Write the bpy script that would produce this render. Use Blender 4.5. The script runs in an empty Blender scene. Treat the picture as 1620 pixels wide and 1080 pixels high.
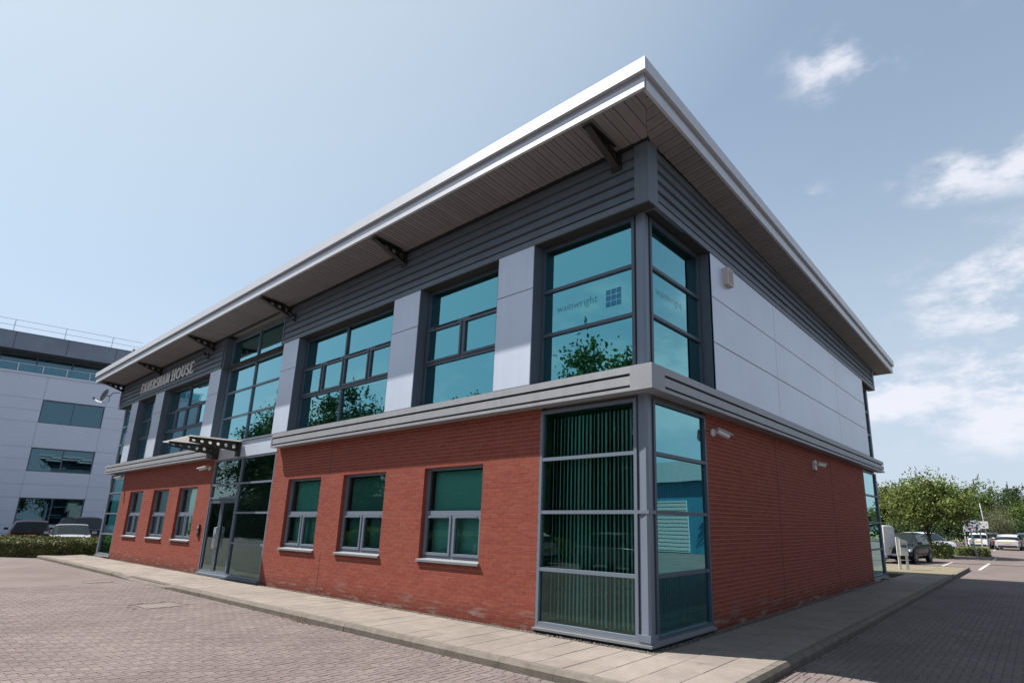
import bpy, bmesh, math, random
from mathutils import Vector, Matrix, noise as mnoise
rnd = random.Random(7)
SC = bpy.context.scene
COL = SC.collection
# ------------------------------------------------------------------ camera
YAW, PITCH, ROLL = -0.675962, 0.240511, 0.0135201
CPOS = Vector((4.324546, -7.051507, 1.65))
F_PX = 890.944
_f = Vector((math.sin(YAW)*math.cos(PITCH), math.cos(YAW)*math.cos(PITCH), math.sin(PITCH)))
_r = Vector((math.cos(YAW), -math.sin(YAW), 0))
_u = _r.cross(_f)
RIGHT = math.cos(ROLL)*_r + math.sin(ROLL)*_u
UP = -math.sin(ROLL)*_r + math.cos(ROLL)*_u
FWD = _f
cam_d = bpy.data.cameras.new('camera')
cam = bpy.data.objects.new('camera', cam_d); COL.objects.link(cam)
cam_d.sensor_width = 36; cam_d.sensor_fit = 'HORIZONTAL'
cam_d.lens = F_PX/1620*36
cam_d.shift_x = -103.27/1620; cam_d.shift_y = 69.76/1620
cam_d.clip_start = 0.1; cam_d.clip_end = 3000
m = Matrix((( RIGHT.x, UP.x, -FWD.x, CPOS.x), (RIGHT.y, UP.y, -FWD.y, CPOS.y), (RIGHT.z, UP.z, -FWD.z, CPOS.z), (0,0,0,1)))
cam.matrix_world = m
SC.camera = cam
def proj(p):
    d = Vector(p)-CPOS; z = d.dot(FWD)
    if z < .3: return None
    return (913.27+F_PX*d.dot(RIGHT)/z, 609.76-F_PX*d.dot(UP)/z, z)

# ------------------------------------------------------------------ light and sky
SUN = Vector((-2.35, -1.0, 3.35)).normalized()
sun_el = math.asin(SUN.z); sun_az = math.atan2(SUN.x, SUN.y)
sd = bpy.data.lights.new('sun', 'SUN'); sd.energy = 5.0; sd.angle = math.radians(0.55); sd.color = (1.0, .95, .88)
so = bpy.data.objects.new('sun', sd); COL.objects.link(so)
so.rotation_euler = (-SUN).to_track_quat('-Z', 'Y').to_euler(); so.location = SUN*60
W = bpy.data.worlds.new('World'); SC.world = W; W.use_nodes = True
nt = W.node_tree; nt.nodes.clear()
def N(t, kind, **kw):
    n = t.nodes.new(kind)
    for k, v in kw.items(): setattr(n, k, v)
    return n
def Lk(t, a, b): t.links.new(a, b)
out = N(nt, 'ShaderNodeOutputWorld'); bg = N(nt, 'ShaderNodeBackground'); sky = N(nt, 'ShaderNodeTexSky')
sky.sky_type = 'NISHITA'; sky.sun_disc = False; sky.sun_elevation = sun_el; sky.sun_rotation = sun_az
sky.air_density = 1.0; sky.dust_density = 1.2; sky.ozone_density = 1.6; sky.altitude = 50
bg.inputs['Strength'].default_value = 0.0575
tc = N(nt, 'ShaderNodeTexCoord')
nz = N(nt, 'ShaderNodeTexNoise'); nz.inputs['Scale'].default_value = 7.5; nz.inputs['Detail'].default_value = 8; nz.inputs['Roughness'].default_value = .62
mp = N(nt, 'ShaderNodeMapping'); mp.inputs['Scale'].default_value = (1, 1, 2.2)
Lk(nt, tc.outputs['Generated'], mp.inputs['Vector']); Lk(nt, mp.outputs[0], nz.inputs['Vector'])
def az_el(a, e):
    a, e = math.radians(a), math.radians(e)
    return (math.sin(a)*math.cos(e), math.cos(a)*math.cos(e), math.sin(e))
# cumulus scraps: azimuth from +Y, elevation, angular radius, strength
clouds = [(-10.6,40.2,3.6,.55),(-7.2,39.0,2.6,.40),(-14.6,30.3,2.0,.5),(-1.4,29.0,2.9,.75),(3.2,28.4,3.2,.6),(1.5,44.5,4,.7),
          (-6.5,29.5,1.5,.3),(3.2,18.5,7.5,1.0),(-1.5,21.5,2.2,.6),(-3.8,18.2,2.6,.5),(9,15.5,8,.8),(-7,11.3,6.0,.75),(1,11.5,8,.85),(8,10,7,.6),(-11,10.0,4,.45),
          (20,22,6,.8),(32,14,9,.8),(48,30,6,.7),(70,16,10,.8),(95,24,8,.8),(120,14,9,.8),(140,26,7,.7),(158,13,8,.8),
          (150,34,5,.8),(172,24,5,.7),(196,12,8,.7),(186,19,4,.7),(214,16,6,.6),(232,9,8,.5),(205,30,5,.5),(165,46,5,.5),
          (217,21,4,.9),(224,16,4.5,.75),(231,11.5,4.5,.95),(238,12.5,3.5,.8),(246,9,5,.9),(211,17,3.5,.7),(256,12,5,.7)]
acc = None
for a, e, r_, s_ in clouds:
    v = N(nt, 'ShaderNodeVectorMath', operation='SUBTRACT'); Lk(nt, tc.outputs['Generated'], v.inputs[0]); v.inputs[1].default_value = az_el(a, e)
    v2 = N(nt, 'ShaderNodeVectorMath', operation='MULTIPLY'); Lk(nt, v.outputs[0], v2.inputs[0]); v2.inputs[1].default_value = (.8, .8, 1.5)
    l = N(nt, 'ShaderNodeVectorMath', operation='LENGTH'); Lk(nt, v2.outputs[0], l.inputs[0])
    mr = N(nt, 'ShaderNodeMapRange'); Lk(nt, l.outputs['Value'], mr.inputs[0])
    mr.inputs[1].default_value = 0; mr.inputs[2].default_value = math.radians(r_)*1.6; mr.inputs[3].default_value = min(1, s_*1.2); mr.inputs[4].default_value = 0
    if acc is None: acc = mr.outputs[0]
    else:
        mx = N(nt, 'ShaderNodeMath', operation='MAXIMUM'); Lk(nt, acc, mx.inputs[0]); Lk(nt, mr.outputs[0], mx.inputs[1]); acc = mx.outputs[0]
nsub = N(nt, 'ShaderNodeMapRange'); Lk(nt, nz.outputs['Fac'], nsub.inputs[0])
nsub.inputs[1].default_value = .36; nsub.inputs[2].default_value = .66; nsub.inputs[3].default_value = 0; nsub.inputs[4].default_value = 1.5
mu = N(nt, 'ShaderNodeMath', operation='MULTIPLY'); Lk(nt, acc, mu.inputs[0]); Lk(nt, nsub.outputs[0], mu.inputs[1])
cl = N(nt, 'ShaderNodeMapRange', interpolation_type='SMOOTHSTEP'); Lk(nt, mu.outputs[0], cl.inputs[0]); cl.inputs[1].default_value = .12; cl.inputs[2].default_value = .78; cl.inputs[4].default_value = .85
# pale summer haze: strongest low down and towards the sun
sx = N(nt, 'ShaderNodeSeparateXYZ'); Lk(nt, tc.outputs['Generated'], sx.inputs[0])
hz = N(nt, 'ShaderNodeMapRange', interpolation_type='SMOOTHERSTEP'); Lk(nt, sx.outputs['Z'], hz.inputs[0]); hz.inputs[1].default_value = -.02; hz.inputs[2].default_value = .75; hz.inputs[3].default_value = .78; hz.inputs[4].default_value = .34
dt = N(nt, 'ShaderNodeVectorMath', operation='DOT_PRODUCT'); Lk(nt, tc.outputs['Generated'], dt.inputs[0]); dt.inputs[1].default_value = SUN
gl = N(nt, 'ShaderNodeMapRange', interpolation_type='SMOOTHSTEP'); Lk(nt, dt.outputs['Value'], gl.inputs[0]); gl.inputs[1].default_value = .05; gl.inputs[2].default_value = 1.0; gl.inputs[3].default_value = 0; gl.inputs[4].default_value = .75
mm = N(nt, 'ShaderNodeMath', operation='MAXIMUM'); Lk(nt, hz.outputs[0], mm.inputs[0]); Lk(nt, gl.outputs[0], mm.inputs[1])
mixh = N(nt, 'ShaderNodeMix', data_type='RGBA'); Lk(nt, mm.outputs[0], mixh.inputs['Factor']); st_ = N(nt, 'ShaderNodeMix', data_type='RGBA', blend_type='MULTIPLY'); st_.inputs['Factor'].default_value = 1; Lk(nt, sky.outputs[0], st_.inputs['A']); st_.inputs['B'].default_value = (.92, 1.14, 1.30, 1); Lk(nt, st_.outputs['Result'], mixh.inputs['A']); hc = N(nt, 'ShaderNodeMix', data_type='RGBA'); hf = N(nt, 'ShaderNodeMapRange', interpolation_type='SMOOTHSTEP'); Lk(nt, sx.outputs['Z'], hf.inputs[0]); hf.inputs[1].default_value = .02; hf.inputs[2].default_value = .42; Lk(nt, hf.outputs[0], hc.inputs['Factor']); hc.inputs['A'].default_value = (5.9, 6.5, 7.5, 1); hc.inputs['B'].default_value = (5.95, 6.85, 7.3, 1); Lk(nt, hc.outputs['Result'], mixh.inputs['B'])
mixc = N(nt, 'ShaderNodeMix', data_type='RGBA'); Lk(nt, cl.outputs[0], mixc.inputs['Factor']); Lk(nt, mixh.outputs['Result'], mixc.inputs['A']); mixc.inputs['B'].default_value = (7.9, 8.0, 8.7, 1)
Lk(nt, mixc.outputs['Result'], bg.inputs['Color']); Lk(nt, bg.outputs[0], out.inputs['Surface'])
SC.view_settings.view_transform = 'Standard'; SC.view_settings.look = 'None'; SC.view_settings.exposure = 1.0; SC.view_settings.gamma = 1
SC.view_settings.use_curve_mapping = False
SC.cycles.max_bounces = 10; SC.cycles.transparent_max_bounces = 12; SC.cycles.glossy_bounces = 5

# ------------------------------------------------------------------ materials
MATS = {}
def mat(name, col, rough=.6, metal=0., var=0., scale=3., bump=0., bscale=40., island=None, spec=.5, stain=None, streak=0, coat=0):
    """procedural surface: base colour, soft large-scale variation, fine relief, per-piece variation"""
    if name in MATS: return MATS[name]
    M = bpy.data.materials.new(name); M.use_nodes = True; t = M.node_tree
    b = t.nodes['Principled BSDF']
    b.inputs['Roughness'].default_value = rough; b.inputs['Metallic'].default_value = metal; b.inputs['Specular IOR Level'].default_value = spec
    b.inputs['Coat Weight'].default_value = coat
    cur = N(t, 'ShaderNodeRGB').outputs[0]; cur.default_value = (*col, 1)
    geo = N(t, 'ShaderNodeNewGeometry')
    def hsv(cur, fac_socket, amt, hue=0.0, sat=0.0):
        h = N(t, 'ShaderNodeHueSaturation'); Lk(t, cur, h.inputs['Color'])
        r = N(t, 'ShaderNodeMapRange'); Lk(t, fac_socket, r.inputs[0]); r.inputs[3].default_value = 1-amt; r.inputs[4].default_value = 1+amt
        Lk(t, r.outputs[0], h.inputs['Value'])
        if hue:
            r2 = N(t, 'ShaderNodeMath', operation='MULTIPLY_ADD'); Lk(t, fac_socket, r2.inputs[0]); r2.inputs[1].default_value = hue; r2.inputs[2].default_value = .5-hue/2
            Lk(t, r2.outputs[0], h.inputs['Hue'])
        return h.outputs[0]
    if var:
        n1 = N(t, 'ShaderNodeTexNoise'); n1.inputs['Scale'].default_value = scale; n1.inputs['Detail'].default_value = 6; n1.inputs['Roughness'].default_value = .65
        Lk(t, geo.outputs['Position'], n1.inputs['Vector'])
        r0 = N(t, 'ShaderNodeMapRange'); Lk(t, n1.outputs['Fac'], r0.inputs[0]); r0.inputs[1].default_value = .3; r0.inputs[2].default_value = .7
        cur = hsv(cur, r0.outputs[0], var)
    if streak:
        mpn = N(t, 'ShaderNodeMapping'); mpn.inputs['Scale'].default_value = (9, 9, .35); Lk(t, geo.outputs['Position'], mpn.inputs['Vector'])
        n3 = N(t, 'ShaderNodeTexNoise'); n3.inputs['Scale'].default_value = 1; n3.inputs['Detail'].default_value = 5; Lk(t, mpn.outputs[0], n3.inputs['Vector'])
        r0 = N(t, 'ShaderNodeMapRange'); Lk(t, n3.outputs['Fac'], r0.inputs[0]); r0.inputs[1].default_value = .35; r0.inputs[2].default_value = .65
        cur = hsv(cur, r0.outputs[0], streak)
    if island:
        amt, hue, how = island
        if how == 'object': s = N(t, 'ShaderNodeObjectInfo').outputs['Random']
        else: s = geo.outputs['Random Per Island']
        cur = hsv(cur, s, amt, hue)
    if stain: cur = stain(t, cur, geo)
    Lk(t, cur, b.inputs['Base Color'])
    if bump:
        n2 = N(t, 'ShaderNodeTexNoise'); n2.inputs['Scale'].default_value = bscale; n2.inputs['Detail'].default_value = 5
        Lk(t, geo.outputs['Position'], n2.inputs['Vector'])
        bp = N(t, 'ShaderNodeBump'); bp.inputs['Strength'].default_value = min(1, bump); bp.inputs['Distance'].default_value = .004
        Lk(t, n2.outputs['Fac'], bp.inputs['Height']); Lk(t, bp.outputs[0], b.inputs['Normal'])
    MATS[name] = M
    return M
def brick_stain(t, cur, geo):
    # lime bloom on the lowest courses, in ragged patches
    sp = N(t, 'ShaderNodeSeparateXYZ'); Lk(t, geo.outputs['Position'], sp.inputs[0])
    lo = N(t, 'ShaderNodeMapRange'); Lk(t, sp.outputs['Z'], lo.inputs[0]); lo.inputs[1].default_value = .05; lo.inputs[2].default_value = .42; lo.inputs[3].default_value = 1; lo.inputs[4].default_value = 0
    mpn = N(t, 'ShaderNodeMapping'); mpn.inputs['Scale'].default_value = (1.2, 1.2, 9); Lk(t, geo.outputs['Position'], mpn.inputs['Vector'])
    n = N(t, 'ShaderNodeTexNoise'); n.inputs['Scale'].default_value = 1.3; n.inputs['Detail'].default_value = 7; n.inputs['Roughness'].default_value = .6; Lk(t, mpn.outputs[0], n.inputs['Vector'])
    r = N(t, 'ShaderNodeMapRange'); Lk(t, n.outputs['Fac'], r.inputs[0]); r.inputs[1].default_value = .53; r.inputs[2].default_value = .68
    f = N(t, 'ShaderNodeMath', operation='MULTIPLY'); Lk(t, lo.outputs[0], f.inputs[0]); Lk(t, r.outputs[0], f.inputs[1])
    f2 = N(t, 'ShaderNodeMath', operation='MULTIPLY'); Lk(t, f.outputs[0], f2.inputs[0]); f2.inputs[1].default_value = .85
    mx = N(t, 'ShaderNodeMix', data_type='RGBA'); Lk(t, f2.outputs[0], mx.inputs['Factor']); Lk(t, cur, mx.inputs['A']); mx.inputs['B'].default_value = (.40, .33, .30, 1)
    # splash dirt above the paving
    l2 = N(t, 'ShaderNodeMath', operation='MULTIPLY_ADD'); Lk(t, n.outputs['Fac'], l2.inputs[0]); l2.inputs[1].default_value = -.5; Lk(t, sp.outputs['Z'], l2.inputs[2])
    d2 = N(t, 'ShaderNodeMapRange', interpolation_type='SMOOTHSTEP'); Lk(t, l2.outputs[0], d2.inputs[0]); d2.inputs[1].default_value = -.25; d2.inputs[2].default_value = .15; d2.inputs[3].default_value = .66; d2.inputs[4].default_value = 1
    h = N(t, 'ShaderNodeHueSaturation'); Lk(t, mx.outputs['Result'], h.inputs['Color']); Lk(t, d2.outputs[0], h.inputs['Value'])
    return h.outputs[0]
def pave_stain(t, cur, geo):
    n = N(t, 'ShaderNodeTexNoise'); n.inputs['Scale'].default_value = .55; n.inputs['Detail'].default_value = 8; n.inputs['Roughness'].default_value = .7; Lk(t, geo.outputs['Position'], n.inputs['Vector'])
    r = N(t, 'ShaderNodeMapRange'); Lk(t, n.outputs['Fac'], r.inputs[0]); r.inputs[1].default_value = .38; r.inputs[2].default_value = .62; r.inputs[3].default_value = .86; r.inputs[4].default_value = 1.1
    h = N(t, 'ShaderNodeHueSaturation'); Lk(t, cur, h.inputs['Color']); Lk(t, r.outputs[0], h.inputs['Value'])
    # old oil drips and tyre-darkened patches
    n2 = N(t, 'ShaderNodeTexNoise'); n2.inputs['Scale'].default_value = 1.7; n2.inputs['Detail'].default_value = 3; Lk(t, geo.outputs['Position'], n2.inputs['Vector'])
    r2 = N(t, 'ShaderNodeMapRange'); Lk(t, n2.outputs['Fac'], r2.inputs[0]); r2.inputs[1].default_value = .68; r2.inputs[2].default_value = .76; r2.inputs[3].default_value = 1; r2.inputs[4].default_value = .72
    h2 = N(t, 'ShaderNodeHueSaturation'); Lk(t, h.outputs[0], h2.inputs['Color']); Lk(t, r2.outputs[0], h2.inputs['Value'])
    return h2.outputs[0]
BR = (.243, .0615, .043)
M_brick_o = mat('brick_single', BR, .85, island=(.07, .006, 'object'), var=.12, scale=14, bump=.5, bscale=120, stain=brick_stain, spec=.12)
M_brick_s = mat('brick_field', BR, .85, island=(.07, .006, 'island'), var=.12, scale=14, bump=.5, bscale=120, stain=brick_stain, spec=.12)
M_mortar = mat('mortar', (.30, .185, .155), .95, var=.15, scale=5, bump=.5, stain=brick_stain, spec=.12)
M_panel = mat('silver_cladding', (.52, .58, .69), .36, .2, var=.05, scale=.7, streak=.02)
M_frame = mat('grey_blue_frame', (.16, .195, .25), .42, .2, var=.04)
M_frame_d = mat('dark_grey_frame', (.075, .098, .13), .45, .2, var=.05)
M_reveal = mat('grey_reveal', (.10, .125, .16), .5, .2, var=.06)
M_louvre = mat('louvre_paint', (.112, .138, .165), .5, .15, var=.08, scale=1.5, streak=.05)
M_dark = mat('shadow_gap', (.02, .022, .025), .8)
M_black = mat('black_steel', (.014, .013, .013), .5)
M_band = mat('string_course_metal', (.285, .297, .32), .5, .15, var=.07, scale=1.2, streak=.05)
M_band_c = mat('string_course_trim', (.262, .275, .298), .5, .15, var=.07, scale=3)
M_fascia = mat('fascia_white', (.49, .51, .55), .4, .1, var=.03, scale=1, streak=.02)
M_fascia_g = mat('fascia_grey', (.30, .31, .34), .5, .2, var=.04)
M_soffit = mat('soffit_metal', (.205, .195, .195), .55, .1, var=.08, scale=2, island=(.05, 0, 'object'))
M_roof = mat('roof_sheet', (.35, .36, .38), .5, .3, var=.05)
M_conc = mat('inner_plaster', (.32, .32, .30), .9)
M_carpet = mat('inner_carpet', (.06, .065, .07), .95)
M_blind = mat('blind_fabric', (.66, .72, .70), .8)
M_slat = mat('slat_fabric', (.80, .80, .76), .7)
M_blind_b = mat('blind_back', (.45, .50, .48), .8)
SL = (.203, .176, .157)
M_slab_o = mat('slab_single', SL, .9, island=(.05, .01, 'object'), var=.09, scale=5, bump=.4, bscale=60, stain=pave_stain, spec=.12)
M_slab_s = mat('slab_field', SL, .9, island=(.05, .01, 'island'), var=.09, scale=5, bump=.4, bscale=60, stain=pave_stain, spec=.12)
M_kerb = mat('kerb_concrete', (.138, .122, .106), .92, var=.22, scale=7, bump=.8, bscale=50, island=(.06, 0, 'object'), spec=.12)
BK = (.148, .121, .117)
M_block_o = mat('block_single', BK, .9, island=(.07, .02, 'object'), var=.07, scale=8, bump=.5, bscale=90, stain=pave_stain, spec=.12)
M_block_s = mat('block_field', BK, .9, island=(.07, .02, 'island'), var=.07, scale=8, bump=.5, bscale=90, stain=pave_stain, spec=.12)
M_road = mat('road_far', (.136, .111, .107), .92, var=.06, scale=6, bump=.4, bscale=40, stain=pave_stain, spec=.12)
M_joint = mat('joint_sand', (.112, .093, .088), .95, var=.2, scale=20, spec=.12)
M_gravel = mat('gravel', (.14, .122, .105), .9, island=(.45, .02, 'island'))
M_soil = mat('soil', (.06, .05, .04), .95, var=.3, scale=20)
M_grassdry = mat('dry_grass', (.155, .13, .085), .95, var=.2, scale=2, bump=.8, bscale=40)
M_paint = mat('white_paint', (.40, .39, .375), .8, var=.15, scale=10)
M_white = mat('white_plastic', (.56, .56, .55), .4)
M_bark = mat('bark', (.06, .05, .04), .9, var=.3, scale=15)
M_letter = mat('letter_metal', (.88, .88, .88), .35)
M_sill = mat('sill_metal', (.20, .215, .235), .45, .2, var=.05)
M_lining = mat('head_lining', (.028, .027, .027), .8)
M_rubber = mat('tyre_rubber', (.015, .015, .016), .75)
M_alloy = mat('wheel_alloy', (.35, .36, .37), .35, .6)
M_carglass = mat('car_glass', (.012, .018, .02), .06, spec=.28)
M_lampc = mat('lamp_clear', (.62, .64, .66), .15, spec=.8)
M_lampr = mat('lamp_red', (.35, .015, .012), .2)
M_plate_y = mat('plate_yellow', (.55, .42, .05), .5)
M_plate_w = mat('plate_white', (.65, .65, .62), .5)
def glass(name, tint, refl, base=.30, rough=.0, wav=.0):
    M = bpy.data.materials.new(name); M.use_nodes = True; t = M.node_tree; t.nodes.clear()
    o = N(t, 'ShaderNodeOutputMaterial'); mx = N(t, 'ShaderNodeMixShader'); tr = N(t, 'ShaderNodeBsdfTransparent'); gg = N(t, 'ShaderNodeBsdfGlossy')
    tr.inputs[0].default_value = (*tint, 1); gg.inputs['Color'].default_value = (*refl, 1); gg.inputs['Roughness'].default_value = rough
    fr = N(t, 'ShaderNodeFresnel'); fr.inputs['IOR'].default_value = 1.5
    wm = N(t, 'ShaderNodeMix', data_type='RGBA'); w2 = N(t, 'ShaderNodeMath', operation='MULTIPLY'); Lk(t, fr.outputs[0], w2.inputs[0]); w2.inputs[1].default_value = 1.3; w2.use_clamp = True; Lk(t, w2.outputs[0], wm.inputs['Factor']); wm.inputs['A'].default_value = (*refl, 1); wm.inputs['B'].default_value = (1, 1, 1, 1); Lk(t, wm.outputs['Result'], gg.inputs['Color'])
    ma = N(t, 'ShaderNodeMath', operation='MULTIPLY_ADD'); Lk(t, fr.outputs[0], ma.inputs[0]); ma.inputs[1].default_value = 1.25; ma.inputs[2].default_value = base; ma.use_clamp = True
    if wav:
        geo = N(t, 'ShaderNodeNewGeometry'); n2 = N(t, 'ShaderNodeTexNoise'); n2.inputs['Scale'].default_value = 1.1; n2.inputs['Detail'].default_value = 1
        Lk(t, geo.outputs['Position'], n2.inputs['Vector']); bp = N(t, 'ShaderNodeBump'); bp.inputs['Strength'].default_value = 1; bp.inputs['Distance'].default_value = wav
        Lk(t, n2.outputs['Fac'], bp.inputs['Height']); Lk(t, bp.outputs[0], gg.inputs['Normal'])
    Lk(t, ma.outputs[0], mx.inputs[0]); Lk(t, tr.outputs[0], mx.inputs[1]); Lk(t, gg.outputs[0], mx.inputs[2]); Lk(t, mx.outputs[0], o.inputs[0])
    MATS[name] = M
    return M
M_glass = glass('teal_glass', (.10, .42, .38), (.19, .64, .71), .45, wav=.0015)
M_glass_lo = glass('teal_glass_lower', (.42, .86, .80), (.55, .85, .82), .05, wav=.0015)
M_glass_bg = glass('far_glass', (.10, .30, .34), (.34, .62, .76), .15, wav=.001)
M_glass_cl = glass('canopy_glass', (.8, .85, .85), (.9, .9, .9), .05)
def film(name, col, k):
    M = bpy.data.materials.new(name); M.use_nodes = True; t = M.node_tree; b = t.nodes['Principled BSDF']; b.inputs['Base Color'].default_value = (*col, 1); b.inputs['Alpha'].default_value = k; b.inputs['Roughness'].default_value = .6
    MATS[name] = M; return M
def frosted(name, col):
    M = bpy.data.materials.new(name); M.use_nodes = True; t = M.node_tree; t.nodes.clear()
    o = N(t, 'ShaderNodeOutputMaterial'); d = N(t, 'ShaderNodeBsdfDiffuse'); tl = N(t, 'ShaderNodeBsdfTranslucent'); mx = N(t, 'ShaderNodeMixShader'); mx.inputs[0].default_value = .45
    d.inputs[0].default_value = (*col, 1); tl.inputs[0].default_value = (*col, 1); Lk(t, d.outputs[0], mx.inputs[1]); Lk(t, tl.outputs[0], mx.inputs[2]); Lk(t, mx.outputs[0], o.inputs[0]); MATS[name] = M; return M
def leafmat(name, col, var=.35, hue=.04, tr_=.35):
    M = bpy.data.materials.new(name); M.use_nodes = True; t = M.node_tree; t.nodes.clear()
    o = N(t, 'ShaderNodeOutputMaterial'); geo = N(t, 'ShaderNodeNewGeometry')
    h = N(t, 'ShaderNodeHueSaturation'); h.inputs['Color'].default_value = (*col, 1)
    r = N(t, 'ShaderNodeMapRange'); Lk(t, geo.outputs['Random Per Island'], r.inputs[0]); r.inputs[3].default_value = 1-var; r.inputs[4].default_value = 1+var
    n1 = N(t, 'ShaderNodeTexNoise'); n1.inputs['Scale'].default_value = .9; n1.inputs['Detail'].default_value = 3; Lk(t, geo.outputs['Position'], n1.inputs['Vector'])
    r1 = N(t, 'ShaderNodeMapRange'); Lk(t, n1.outputs['Fac'], r1.inputs[0]); r1.inputs[1].default_value = .35; r1.inputs[2].default_value = .65; r1.inputs[3].default_value = .7; r1.inputs[4].default_value = 1.3
    m2 = N(t, 'ShaderNodeMath', operation='MULTIPLY'); Lk(t, r.outputs[0], m2.inputs[0]); Lk(t, r1.outputs[0], m2.inputs[1]); Lk(t, m2.outputs[0], h.inputs['Value'])
    r2 = N(t, 'ShaderNodeMath', operation='MULTIPLY_ADD'); Lk(t, n1.outputs['Fac'], r2.inputs[0]); r2.inputs[1].default_value = hue; r2.inputs[2].default_value = .5-hue/2; Lk(t, r2.outputs[0], h.inputs['Hue'])
    d = N(t, 'ShaderNodeBsdfPrincipled'); d.inputs['Roughness'].default_value = .7; d.inputs['Specular IOR Level'].default_value = .25; Lk(t, h.outputs[0], d.inputs['Base Color'])
    tl = N(t, 'ShaderNodeBsdfTranslucent'); Lk(t, h.outputs[0], tl.inputs[0]); mx = N(t, 'ShaderNodeMixShader'); mx.inputs[0].default_value = tr_
    Lk(t, d.outputs[0], mx.inputs[1]); Lk(t, tl.outputs[0], mx.inputs[2]); Lk(t, mx.outputs[0], o.inputs[0])
    MATS[name] = M; return M
L_mid = leafmat('leaf_mid', (.085, .125, .03)); L_light = leafmat('leaf_light', (.125, .16, .042)); L_dark = leafmat('leaf_dark', (.035, .065, .022))
L_grey = leafmat('leaf_grey', (.14, .15, .085), .25, .02); L_hedge = leafmat('leaf_hedge', (.115, .125, .045), .3, .04, .08); L_lime = leafmat('leaf_lime', (.15, .20, .04), .3)

# ------------------------------------------------------------------ mesh helpers
class MB:
    def __init__(s): s.v = []; s.f = []; s.sm = False
    def quad(s, a, b, c, d):
        n = len(s.v); s.v += [tuple(a), tuple(b), tuple(c), tuple(d)]; s.f.append((n, n+1, n+2, n+3)); return s
    def poly(s, pts):
        n = len(s.v); s.v += [tuple(p) for p in pts]; s.f.append(tuple(range(n, n+len(pts)))); return s
    def hexa(s, P, flip=False):
        n = len(s.v); s.v += [tuple(p) for p in P]
        fs = [(0,3,2,1),(4,5,6,7),(0,1,5,4),(1,2,6,5),(2,3,7,6),(3,0,4,7)]
        for f in fs: s.f.append(tuple(n+i for i in (f[::-1] if flip else f)))
        return s
    def box(s, x0, x1, y0, y1, z0, z1, M=None, flip=False):
        P = [(x0,y0,z0),(x1,y0,z0),(x1,y1,z0),(x0,y1,z0),(x0,y0,z1),(x1,y0,z1),(x1,y1,z1),(x0,y1,z1)]
        if M: P = [M(*p) for p in P]
        return s.hexa(P, flip)
    def tube(s, pts, r, n=6, cap=True, r2=None):
        pts = [Vector(p) for p in pts]; base = len(s.v); k = len(pts)
        for i, p in enumerate(pts):
            d = (pts[min(i+1, k-1)]-pts[max(i-1, 0)]).normalized()
            a = d.orthogonal().normalized() if i == 0 else (pa - d*pa.dot(d)).normalized()
            pa = a; b = d.cross(a); rr = r if r2 is None else r+(r2-r)*i/(k-1)
            for j in range(n):
                t = 2*math.pi*j/n; s.v.append(tuple(p+a*math.cos(t)*rr+b*math.sin(t)*rr))
        for i in range(k-1):
            for j in range(n):
                s.f.append((base+i*n+j, base+i*n+(j+1)%n, base+(i+1)*n+(j+1)%n, base+(i+1)*n+j))
        if cap:
            s.f.append(tuple(base+j for j in range(n))[::-1]); s.f.append(tuple(base+(k-1)*n+j for j in range(n)))
        return s
    def lathe(s, prof, c, axis='z', n=16):
        base = len(s.v); c = Vector(c)
        for (r, h) in prof:
            for j in range(n):
                t = 2*math.pi*j/n; x, y = r*math.cos(t), r*math.sin(t)
                s.v.append(tuple(c+(Vector((x, y, h)) if axis == 'z' else Vector((x, h, y)) if axis == 'y' else Vector((h, x, y)))))
        for i in range(len(prof)-1):
            for j in range(n): s.f.append((base+i*n+j, base+i*n+(j+1)%n, base+(i+1)*n+(j+1)%n, base+(i+1)*n+j))
        return s
    def mesh(s, name, mats, smooth=False):
        me = bpy.data.meshes.new(name); me.from_pydata(s.v, [], s.f); me.update()
        for mm_ in (mats if isinstance(mats, (list, tuple)) else [mats]): me.materials.append(mm_)
        if smooth: me.polygons.foreach_set('use_smooth', [True]*len(me.polygons))
        return me
    def build(s, name, mat_, parent=None, smooth=False, **kw):
        o = bpy.data.objects.new(name, s.mesh(name, mat_, smooth)); COL.objects.link(o)
        if parent: o.parent = parent
        for k, v in kw.items(): o[k] = v
        return o
def inst(name, me, parent, loc, kind=None, rot=None, scale=None):
    o = bpy.data.objects.new(name, me); COL.objects.link(o); o.parent = parent; o.location = loc
    if rot: o.rotation_euler = rot
    if scale: o.scale = scale
    return o
def thing(name, label, cat, loc=(0, 0, 0), rz=0, group=None):
    o = bpy.data.objects.new(name, None); COL.objects.link(o); o.location = loc; o.rotation_euler = (0, 0, rz)
    o.empty_display_size = .3; o['label'] = label; o['category'] = cat
    if group: o['group'] = group
    return o
def tag(o, label, cat, group=None):
    o['label'] = label; o['category'] = cat
    if group: o['group'] = group
    return o
def copy_tree(o, parent=None):
    c = o.copy(); COL.objects.link(c); c.parent = parent
    for ch in list(o.children): copy_tree(ch, c)
    return c
mapF = lambda u, d, z: (u, d, z)               # front wall, d goes inwards
mapS = lambda u, d, z: (-d, u, z)              # right-hand wall
mapL = lambda u, d, z: (-28.57+d, u, z)        # far left-hand wall
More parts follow.
